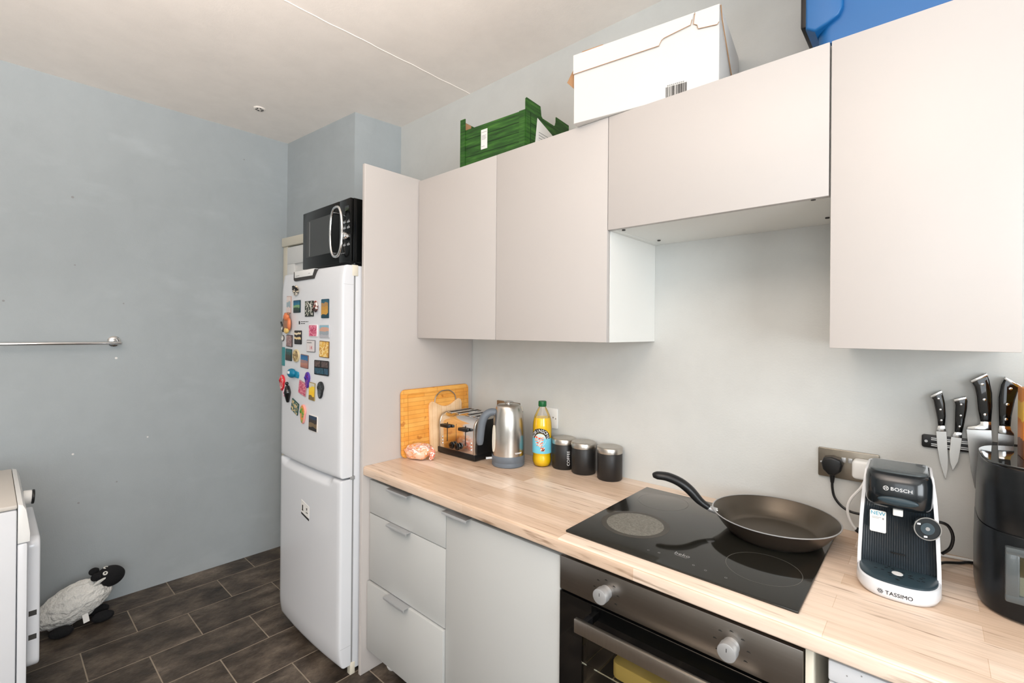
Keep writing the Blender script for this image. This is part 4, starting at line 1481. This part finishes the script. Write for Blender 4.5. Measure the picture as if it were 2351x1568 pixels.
for i, ch in enumerate(word):
    aa = PI * (0.93 - .86 * i / (len(word) - 1))
    rot = aa - PI / 2
    def place(co, aa=aa, rot=rot):
        u = co.x * math.cos(rot) - co.y * math.sin(rot) + .0360 * math.cos(aa)
        v = co.x * math.sin(rot) + co.y * math.cos(rot) + .0360 * math.sin(aa) + .119
        return wrap(.0421 + co.z, la, u, v)
    text(ch, .0190, M['print_white'], bo, fn=place, ext=.0001)

# ------------------------------------------------------------------ canisters
for i, (x, y, lb_) in enumerate(((.622, -.0515, 'black canister lettered COFFEE with steel lid, beside the squash bottle'), (.7235, -.0555, 'plain black canister with steel lid, middle one of the three'), (.8435, -.053, 'plain black canister with steel lid, rightmost and nearest the hob'))):
    cn = thing('canister', lb_, 'canister', (x, y, H), 0, 'black canisters along the wall')
    MB().lathe([(0, 0), (.045, 0), (.0485, .004), (.0485, .102), (.047, .104), (0, .104)], 40).build('jar', M['can'], cn, angle=50)
    MB().lathe([(0, .1035), (.0495, .1035), (.0497, .105), (.0497, .1235), (.048, .1255), (.044, .1262), (.030, .1256), (0, .1254)], 40).build('lid', M['steel_lid'], cn, angle=50)
    if i == 0:
        va = math.atan2(-.73, .68) + .30
        def bend(co):
            return wrap(.0488 + co.z, va, -co.y, co.x + .049)
        text('COFFEE', .0175, M['print_white'], cn, fn=bend, ext=.0001, sx=1.02)

# ------------------------------------------------------------------ sockets, plugs
def socket(label, x0, x1, z0_, z1_, rockers, m=None, holes=()):
    s_ = thing('wall_socket', label, 'socket', ((x0 + x1) / 2, 0, (z0_ + z1_) / 2))
    w_, h = x1 - x0, z1_ - z0_
    MB().prism(rrect(w_, h, .004, 3), 'y', -.0004, -.008, .0015, 2).build('plate', M[m or 'socket'], s_)
    for rx in rockers:
        box(rx - .0055, rx + .0055, -.0125, -.007, -.004 + .012, .022, .001).build('rocker', M['alu'], s_)
    for (hx, hz, ww, hh) in holes:
        box(hx - ww / 2, hx + ww / 2, -.0084, -.0076, hz - hh / 2, hz + hh / 2).build('pin_hole', M['dark'], s_)
    for sx in (-1, 1):
        MB().cyl((sx * (w_ / 2 - .008), -.007, 0), (sx * (w_ / 2 - .008), -.0086, 0), .0028, 10).build('screw', M['chrome'], s_)
    return s_


socket('aged steel double socket on the wall behind the coffee machine', 1.5288, 1.6755, 1.0185, 1.1035, (-.0095, .0065), holes=((-.04, .012, .004, .008), (-.051, -.006, .007, .003), (-.029, -.006, .007, .003), (.04, .012, .004, .008)))
socket('steel double socket half hidden behind the kettle', .186, .334, 1.019, 1.106, (-.009, .009))
socket('white single wall plate partly behind the squash bottle', .468, .554, 1.016, 1.104, (), 'white_matt', ((.021, .004, .004, .006),))

pb = thing('black_plug', 'black three-pin plug in the steel socket with cable to the coffee machine', 'plug', (1.567, -.008, 1.058))
MB().prism([(-.022, -.012), (-.026, .006), (-.020, .022), (.0, .027), (.020, .022), (.026, .006), (.022, -.012), (.008, -.026), (-.008, -.026)], 'y', 0.0, -.034, .006, 3).build('plug_body', M['black'], pb)
MB().sweep([(0, -.016, -.022), (0, -.017, -.036), (0, -.018, -.050)], [.008, .0062, .0045], 10).build('strain_relief', M['black'], pb)
MB().sweep([(0, -.018, -.046), (.001, -.020, -.066), (.007, -.024, -.090), (.024, -.028, -.110), (.046, -.030, -.120), (.075, -.026, -.122), (.09, -.020, -.12)], .0035, 8, sub=4).build('cable', M['black'], pb)

pw = thing('white_plug', 'chunky white plug in the steel socket behind the coffee machine', 'plug', (1.642, -.008, 1.062))
MB().prism(rrect(.052, .052, .010, 4), 'y', 0.0, -.045, .007, 3).build('plug_body', M['white_matt'], pw)
MB().sweep([(.004, -.030, -.026), (-.006, -.040, -.050), (-.026, -.050, -.080), (-.034, -.052, -.112), (-.026, -.052, -.146), (-.008, -.050, -.168), (.03, -.045, -.180), (.08, -.04, -.1855), (.15, -.030, -.1865), (.21, -.018, -.1865), (.28, -.016, -.1865)], .0036, 8, sub=4).build('cable', M['white_matt'], pw)
MB().sweep([(-.014, -.052, -.162), (.002, -.050, -.172)], [.007, .008], 10).build('cable_grommet', M['black'], pw)
pk = thing('small_plug', 'small pale plug on the wall beside the kettle top', 'plug', (.338, -.001, 1.062))
MB().prism([(-.006, -.030), (.012, -.026), (.016, .0), (.010, .030), (-.006, .034)], 'y', 0, -.03, .005, 2).build('plug_body', M['cream'], pk)
MB().sweep([(.008, -.02, .0), (.018, -.02, -.01), (.028, -.02, .012)], .0022, 6, sub=3).build('wire', M['print_grey'], pk)

# ------------------------------------------------------------------ knife rack and knives
mr = thing('knife_rack', 'black magnetic knife rack with twin steel rails on the wall', 'knife rack', (1.915, 0, 1.1605))
MB().prism(rrect(.302, .034, .006, 4), 'y', -.0004, -.010, .002, 2).build('backing', M['black'], mr)
for z in (.010, .0055, -.0055, -.010):
    box(-.132, .132, -.0115, -.0095, z - .0011, z + .0011).build('rail', M['blade'], mr)
for sx in (-1, 1):
    MB().cyl((sx * .142, -.0095, 0), (sx * .142, -.0112, 0), .0035, 12).build('screw', M['alu'], mr)

K = {'1h': [(1.7806, 1.2825), (1.7868, 1.2718), (1.7907, 1.2478), (1.7947, 1.2218), (1.796, 1.2057), (1.8097, 1.2076), (1.8111, 1.234), (1.8094, 1.2661), (1.8063, 1.284), (1.8025, 1.2988)], '1b': [(1.796, 1.2057), (1.7926, 1.19), (1.8121, 1.1923), (1.8097, 1.2076)], '1k': [(1.7926, 1.19), (1.7951, 1.1487), (1.7998, 1.113), (1.8075, 1.0801), (1.812, 1.066), (1.816, 1.096), (1.8161, 1.1221), (1.8128, 1.192)], '1r': [(1.7966, 1.2769), (1.8006, 1.2489), (1.8025, 1.2212)], '1c': [(1.7806, 1.2825), (1.7834, 1.2772), (1.8051, 1.2929), (1.8025, 1.2988)],
     '2h': [(1.8256, 1.2778), (1.8293, 1.2642), (1.8287, 1.2362), (1.8278, 1.1942), (1.8422, 1.1943), (1.8461, 1.2186), (1.8505, 1.2547), (1.8515, 1.2765), (1.8486, 1.2871)], '2b': [(1.8278, 1.1942), (1.8217, 1.1803), (1.842, 1.1795), (1.8422, 1.1943)], '2k': [(1.8217, 1.1803), (1.8203, 1.163), (1.8183, 1.1386), (1.8199, 1.1128), (1.8251, 1.0918), (1.8352, 1.1177), (1.8393, 1.1503), (1.842, 1.1795)], '2r': [(1.8397, 1.2664), (1.8391, 1.2381), (1.8371, 1.2101)], '2c': [(1.8256, 1.2778), (1.8271, 1.2716), (1.8503, 1.2808), (1.8486, 1.2871)],
     '3h': [(1.8562, 1.3281), (1.864, 1.3131), (1.8683, 1.288), (1.8705, 1.2571), (1.8749, 1.2274), (1.894, 1.229), (1.8958, 1.2677), (1.895, 1.3003), (1.8901, 1.3326), (1.8852, 1.3493)], '3b': [(1.8749, 1.2274), (1.8742, 1.2209), (1.8673, 1.2147), (1.8518, 1.2106), (1.8499, 1.203), (1.8951, 1.2076), (1.894, 1.229)], '3k': [(1.8499, 1.203), (1.8535, 1.1586), (1.8581, 1.1044), (1.8653, 1.0594), (1.8738, 1.0356), (1.8833, 1.0573), (1.8952, 1.1177), (1.8963, 1.1794), (1.8951, 1.2076)], '3r': [(1.8771, 1.321), (1.8812, 1.2831), (1.8827, 1.2459)], '3c': [(1.8562, 1.3281), (1.8594, 1.3229), (1.888, 1.3431), (1.8852, 1.3493)],
     '4h': [(1.9174, 1.3423), (1.9103, 1.3227), (1.9064, 1.2918), (1.9066, 1.2613), (1.9075, 1.2213), (1.9272, 1.2221), (1.929, 1.2488), (1.934, 1.2851), (1.9384, 1.3062), (1.946, 1.3209)], '4b': [(1.9075, 1.2213), (1.9062, 1.202), (1.9338, 1.1999), (1.9331, 1.2057), (1.9289, 1.212), (1.9272, 1.2221)], '4k': [(1.9062, 1.202), (1.9059, 1.1389), (1.9088, 1.0822), (1.9182, 1.0558), (1.9284, 1.1054), (1.9339, 1.1817), (1.9338, 1.1999)], '4r': [(1.9261, 1.314), (1.9211, 1.2756), (1.9189, 1.239)], '4c': [(1.9174, 1.3423), (1.9155, 1.336), (1.9429, 1.3141), (1.946, 1.3209)]}
for n_, lb_ in (('1', 'utility knife with straight narrow blade, leftmost on the knife rack'), ('2', 'short paring knife with pointed blade, second from the left on the rack'), ('3', 'chef knife with wide tall blade, third from the left on the rack'), ('4', 'knife with handle curving right and blade hidden behind the fryer')):
    kx = sum(p[0] for p in K[n_ + 'k']) / len(K[n_ + 'k'])
    kt = thing('kitchen_knife', lb_, 'knife', (kx, -.0115, 1.16), 0, 'knives on the magnetic rack')
    mo_ = T(-kx, .0115, -1.16)
    MB().prism(K[n_ + 'k'], 'y', -.0117, -.0139, .0004, 1).build('blade', M['blade'], kt, mtx=mo_)
    MB().prism(K[n_ + 'b'], 'y', -.0110, -.0200, .0015, 2).build('bolster', M['chrome'], kt, mtx=mo_)
    hd_ = MB().prism(K[n_ + 'h'], 'y', -.0050, -.0260, .0045, 3).build('handle', M['black_gloss'], kt, mtx=mo_, angle=60)
    MB().prism(K[n_ + 'c'], 'y', -.0046, -.0264, .001, 2).build('end_cap', M['chrome'], kt, mtx=mo_)
    for (rx, rz) in K[n_ + 'r']:
        MB().cyl((rx, -.0255, rz), (rx, -.0268, rz), .0026 if n_ in '12' else .0034, 14, .0004).build('rivet', M['chrome'], kt, mtx=mo_)

# ------------------------------------------------------------------ coffee machine
cf = thing('coffee_machine', 'white and black pod coffee machine in front of the steel socket', 'coffee machine', (1.727, -.270, H), math.radians(1.5))


def ushape(w_, yf, yb, z, th=.007):
    out = [(-w_, yf, z)]
    rr = .03
    for k in range(6):
        a = PI - k / 5 * PI / 2
        out.append((-w_ + rr + rr * math.cos(a), yb - rr + rr * math.sin(a), z))
    for k in range(6):
        a = PI / 2 - k / 5 * PI / 2
        out.append((w_ - rr + rr * math.cos(a), yb - rr + rr * math.sin(a), z))
    out.append((w_, yf, z))
    inn = [(w_ - th, yf, z)]
    ri = rr - th
    for k in range(6):
        a = k / 5 * PI / 2
        inn.append((w_ - th - ri + ri * math.cos(a), yb - th - ri + ri * math.sin(a), z))
    for k in range(6):
        a = PI / 2 + k / 5 * PI / 2
        inn.append((-w_ + th + ri + ri * math.cos(a), yb - th - ri + ri * math.sin(a), z))
    inn.append((-w_ + th, yf, z))
    return out + inn


lv = [ushape(.0745, -.030, .115, .003), ushape(.0735, -.030, .115, .06), ushape(.0705, -.026, .115, .14), ushape(.066, -.020, .113, .21), ushape(.061, -.012, .110, .252), ushape(.0595, -.004, .107, .2565)]
MB().loft(lv).build('shell', M['white'], cf, angle=50)


def basepl(a, yb, yf, z, n=24):
    out = [(a, yb, z)]
    for k in range(n + 1):
        t2 = -k / n * PI
        e = 2.6
        c_, s_ = math.cos(t2), math.sin(t2)
        out.append((a * math.copysign(abs(c_) ** (2 / e), c_), -.03 + (yf + .03) * abs(s_) ** (2 / e), z))
    out.append((-a, yb, z))
    return out


MB().loft([basepl(.066, .10, -.105, .0), basepl(.070, .10, -.112, .003), basepl(.0745, .10, -.116, .012), basepl(.0735, .10, -.113, .031), basepl(.072, .10, -.110, .0335)]).build('base', M['white'], cf, angle=50)
tr_ = MB().loft([basepl(.069, -.004, -.106, .0336), basepl(.069, -.004, -.106, .0372), basepl(.066, -.006, -.102, .0392)]).build('drip_tray', M['tray'], cf, angle=50)
hl = MB()
for k in range(22):
    a = rb.uniform(0, 2 * PI)
    rr_ = rb.uniform(.016, .048)
    hx, hy = rr_ * math.cos(a) * 1.0, -.055 + rr_ * math.sin(a) * .75
    hl.box(hx - .0028, hx + .0028, hy - .0012, hy + .0012, .0391, .0396)
hl.build('tray_holes', M['dark'], tr_)['kind'] = 'stuff'
MB().prism([(.010 * math.cos(2 * PI * k / 16), -.055 + .010 * math.sin(2 * PI * k / 16)) for k in range(16)], 'z', .039, .0402).build('tray_centre', M['white_matt'], tr_)
# ribbed column
cp = [(-.066, .02), (.066, .02)]
nr = 30
for k in range(nr * 2 + 1):
    x = .066 - .132 * k / (nr * 2)
    y = -.010 - .010 * math.sqrt(max(0, 1 - (x / .07) ** 2)) - (.0016 if k % 2 else 0)
    cp.append((x, y))
lvc = [[(x * s, y + dy, z) for x, y in cp] for z, s, dy in ((.036, 1.0, 0), (.10, .985, .004), (.185, .95, 0))]
MB().loft(lvc).build('column', M['coffee_rib'], cf, angle=25)
box(-.013, .013, -.0215, -.017, .0695, .0725, .001).build('column_slot', M['dark'], cf)


def headpl(w_, yf, z, n=20):
    out = [(w_, .075, z)]
    for k in range(n + 1):
        t2 = -k / n * PI
        e = 3.4
        c_, s_ = math.cos(t2), math.sin(t2)
        out.append((w_ * math.copysign(abs(c_) ** (2 / e), c_), .0 + yf * abs(s_) ** (2 / e), z))
    out.append((-w_, .075, z))
    return out


HEADS = [(.050, -.030, .176), (.0575, -.050, .181), (.0600, -.058, .192), (.0605, -.060, .215), (.0600, -.056, .240), (.0580, -.050, .252), (.055, -.044, .2575)]
hdm = MB().loft([headpl(*h_) for h_ in HEADS]).build('brew_head', M['coffee_black'], cf, angle=50)
MB().loft([headpl(.052, -.040, .2573), headpl(.052, -.040, .2605), headpl(.048, -.035, .2625)]).build('lid', M['lid_grey'], cf, angle=50)
MB().blob((0, -.0585, .2005), (.036, .005, .0095), 0, 0, 3).build('grip', M['tray'], hdm)
box(-.009, .009, -.042, -.024, .163, .178, .002).build('nozzle', M['white_matt'], cf)
di = MB()
dq = T(.050, -.046, .150) @ Vector((.32, -.94, .06)).to_track_quat('Z', 'Y').to_matrix().to_4x4()
di.lathe([(0, -.020), (.021, -.020), (.0235, -.006), (.0235, 0), (0, 0)], 36, dq)
dio = di.build('dial', M['coffee_black'], cf)
MB().lathe([(.0225, -.001), (.0245, -.001), (.0245, .0012), (.0225, .0012)], 36, dq, cap=False).build('dial_ring', M['chrome'], dio)
MB().lathe([(0, 0), (.0125, 0), (.0125, .0012), (0, .0012)], 28, dq).build('dial_button', M['tray'], dio)
MB().lathe([(0, .0011), (.004, .0011), (.004, .0018), (0, .0018)], 20, dq).build('dial_lamp', M['print_grey'], dio)
dm_ = MB()
for a in (2.6, 4.5):
    dm_.box(.0175 * math.cos(a) - .003, .0175 * math.cos(a) + .003, .0175 * math.sin(a) - .0018, .0175 * math.sin(a) + .0018, .0002, .0008, mtx=dq)
dm_.build('dial_marks', M['print_white'], dio)['kind'] = 'stuff'


def on_head(co):
    x = co.x
    z = co.y + .2265
    yf = -.0585
    y = yf * (max(0, 1 - abs(x / .0605) ** 3.4)) ** (1 / 3.4) - .0012
    return Vector((x, y - co.z, z))


text('BOSCH', .0105, M['print_white'], hdm, fn=lambda co: on_head(Vector((co.x + .006, co.y, co.z))), ext=.0002, sx=1.12)
em = MB()
ep_ = [on_head(Vector((-.021 + .0046 * math.cos(2 * PI * k / 20), .0046 * math.sin(2 * PI * k / 20), 0))) for k in range(20)]
em.sweep(ep_, .0005, 5, cyc=True)
for dx in (-.0018, .0018):
    em.sweep([on_head(Vector((-.021 + dx, -.003, 0))), on_head(Vector((-.021 + dx, .003, 0)))], .0005, 5)
em.sweep([on_head(Vector((-.0228, 0, 0))), on_head(Vector((-.0192, 0, 0)))], .0005, 5)
em.build('emblem', M['print_white'], hdm)


def on_base(co):
    x = co.x
    e = 2.6
    y = -.03 - .0855 * (max(0, 1 - abs(x / .0742) ** e)) ** (1 / e) - .0008
    return Vector((x, y - co.z, co.y + .0165))


text('TASSIMO', .0115, M['print_black'], cf, fn=lambda co: on_base(Vector((co.x + .004, co.y, co.z))), ext=.0002)
fl2 = MB()
for k in range(6):
    a = k * PI / 3
    cx_, cz_ = -.0275 + .0032 * math.cos(a), .0032 * math.sin(a)
    fl2.sweep([on_base(Vector((cx_ + .0016 * math.cos(2 * PI * j / 10), cz_ + .0016 * math.sin(2 * PI * j / 10), 0))) for j in range(10)], .0004, 4, cyc=True)
fl2.build('flower_emblem', M['print_black'], cf)
sk = MB().prism(rrect(.030, .050, .003, 3, -.036, .1375), 'y', -.0235, -.0222).build('sticker', M['paper'], cf, mtx=T(0, -.001, 0))
text('NEW', .0118, M['cyan'], cf, T(-.036, -.0249, .1555) @ FRONT)
sl_ = MB()
sl_.box(-.047, -.030, -.0250, -.0244, .1465, .1472)
sl_.box(-.047, -.034, -.0250, -.0244, .1440, .1447)
sl_.box(-.028, -.025, -.0250, -.0244, .143, .147)
sl_.build('sticker_print', M['print_grey'], cf)['kind'] = 'stuff'
# supply lead curling at the right side
MB().sweep([(.066, .09, .13), (.088, .095, .125), (.098, .10, .10), (.094, .105, .07), (.080, .11, .05)], .0035, 8, sub=4).build('lead', M['black'], cf)
MB().sweep([(.072, .112, .02), (.085, .165, .010), (.115, .205, .0042), (.150, .232, .0042), (.28, .252, .0042)], .0035, 8, sub=4).build('lead', M['black'], cf)

# ------------------------------------------------------------------ air fryer and carton
af = thing('air_fryer', 'tall dark gunmetal air fryer at the right end of the worktop', 'air fryer', (2.006, -.186, H))
def lev(r, z, e=3.6): return superell(r, r * .955, e, 64, 0, 0, z)
MB().loft([lev(.138, .003), lev(.146, .006), lev(.1485, .02), lev(.149, .10), lev(.1475, .170), lev(.1465, .1725)]).build('basket', M['fryer'], af, angle=40)
MB().loft([lev(.1440, .1720), lev(.1440, .1755)]).build('seam', M['dark'], af)
MB().loft([lev(.1462, .1750), lev(.1470, .1775), lev(.1450, .25), lev(.1415, .297), lev(.1395, .303)]).build('housing', M['fryer'], af, angle=40)
MB().loft([lev(.1400, .3025), lev(.1412, .3045), lev(.1412, .3070), lev(.1390, .3085)]).build('top_rim', M['black_gloss'], af, angle=40)
MB().loft([lev(.1375, .3080), lev(.1370, .3092)]).build('top_panel', M['fryer_top'], af, angle=40)
wf = MB()
yw = -.1425
oW = [(-.104, .012), (-.112, .022), (-.112, .128), (-.104, .136), (.104, .136), (.112, .128), (.112, .022), (.104, .012)]
for (a, b_, c_, e_) in ((-.112, .112, .046, .062), (-.112, .112, .138, .154), (-.112, -.092, .058, .144), (.092, .112, .058, .144)):
    wf.box(a, b_, yw - .006, yw + .010, c_, e_, .003)
wf.build('window_frame', M['lid_grey'], af)
box(-.095, .095, yw - .001, yw + .001, .058, .144).build('window_pane', M['fryer_pane'], af)
bb = MB().box(-.094, .094, yw + .0012, yw + .003, .059, .098)
bb.build('basket_wall', mat('basket_grey', S(150, 150, 132), .5, var=.1, vscale=30), af)
MB().box(-.094, .094, yw + .0012, yw + .003, .098, .143).build('crumbs', M['brown'], af)
for (x, y) in ((-.09, -.09), (.09, -.09), (-.09, .09), (.09, .09)):
    MB().cyl((x, y, 0), (x, y, .004), .012, 10).build('foot', M['black'], af)

ob = thing('food_carton', 'orange and yellow food carton standing on the air fryer at the right edge', 'carton', (2.012, -.185, H + .3094), math.radians(3))
box(-.085, .085, -.030, .030, 0, .150, .001).build('carton_body', M['orange_box'], ob)
MB().prism([(-.062 + .020 * math.cos(2 * PI * k / 24), .100 + .022 * math.sin(2 * PI * k / 24)) for k in range(24)], 'y', -.0312, -.0303).build('white_roundel', M['paper'], ob)

# ------------------------------------------------------------------ washing machine at the left
wm = thing('washing_machine', 'white washing machine seen side-on at the lower left edge', 'washing machine', (-.78, -1.86, FZ))
WX = .30
box(-WX, WX, -.27, .254, .02, .845, .006).build('body', M['white'], wm)
box(-WX, WX, .256, .279, .09, .728, .004).build('front_frame', M['white'], wm)
MB().prism([(.256, .731), (.285, .731), (.2855, .760), (.281, .800), (.276, .840), (.268, .858), (.256, .862)], 'x', -WX, WX, .003).build('control_panel', M['white_matt'], wm)
box(-WX, WX, -.27, .255, .847, .862, .005).build('top', mat('grey_beige_top', srgb(208, 202, 194), .5, var=.03), wm)  # even grey-beige top, a little darker than the body
k_ = MB().cyl((-.05, .278, .795), (-.05, .303, .793), .026, 28, .003).build('dial', M['white_matt'], wm)
MB().cyl((-.05, .303, .793), (-.05, .311, .7925), .0275, 28, .003).build('dial_face', M['black'], k_)
dm2 = MB().prism(rrect(.45, .455, .035, 8, 0, .488), 'y', .2795, .314, .007, 3)
dwm = dm2.build('door', M['white'], wm)
for z in (.372, .455):
    box(.2242, .2256, .286, .306, z - .009, z + .009).build('latch_slot', M['gap'], dwm)
box(-WX + .01, WX - .01, .2, .25, .005, .088).build('kickplate', M['white_matt'], wm)
for x in (-.24, .24):
    for y in (-.22, .20):
        MB().cyl((x, y, 0), (x, y, .022), .02, 12).build('foot', M['black'], wm)

# ------------------------------------------------------------------ woolly sheep doorstop
sh = thing('toy_sheep', 'white woolly toy sheep with black face and feet on the floor by the wall', 'soft toy', (-1.325, -1.385, FZ))
tm_ = Matrix.Rotation(math.radians(20), 4, 'X')
MB().blob((0, 0, .116), (.078, .146, .084), 2.2, .10, 5, 5.0, tm_).build('body', M['wool'], sh)
MB().blob((.012, .128, .200), (.044, .060, .050), 1, .03, 4, 2.0, Matrix.Rotation(math.radians(-8), 4, 'X')).build('head', M['felt'], sh)
for (p_, r_, nm) in (((.044, .072, .226), (.018, .021, .019), 'ear'), ((-.026, .072, .230), (.018, .021, .018), 'ear')):
    MB().blob(p_, r_, 3, .05, 3).build(nm, M['felt'], sh)
MB().blob((.054, .082, .203), (.006, .026, .008), 3, .3, 2, 5, Matrix.Rotation(.5, 4, 'X')).build('wool_tuft', M['wool'], sh)
for (x, y, z) in ((.044, .106, .233), (.012, .112, .2475)):
    d_ = Vector((.6, .0, .8)).normalized() if x > .02 else Vector((.2, 0, .97)).normalized()
    q_ = T(x, y, z) @ d_.to_track_quat('Z', 'Y').to_matrix().to_4x4()
    e_ = MB().lathe([(.0045, -.004), (.0095, -.004), (.0095, .0018), (.0045, .0018)], 18, q_, cap=False)
    e_.build('eye', M['white_eye'], sh)
for (x, y, a) in ((.066, -.052, .3), (.046, .098, .2), (-.04, -.05, 0), (-.04, .09, 0)):
    MB().blob((x, y, .024), (.030, .044, .024), a, .06, 3).build('foot', M['felt'], sh)
MB().blob((.01, -.146, .072), (.02, .02, .018), 5, .2, 3, 4).build('tail', M['wool'], sh)
lt = MB().prism([(-.010, .012), (.012, .012), (.016, -.026), (-.006, -.030)], 'x', 0, .0008)
lt.build('care_label', M['paper'], sh, mtx=T(.064, .030, .060) @ Matrix.Rotation(-.55, 4, 'Y'))
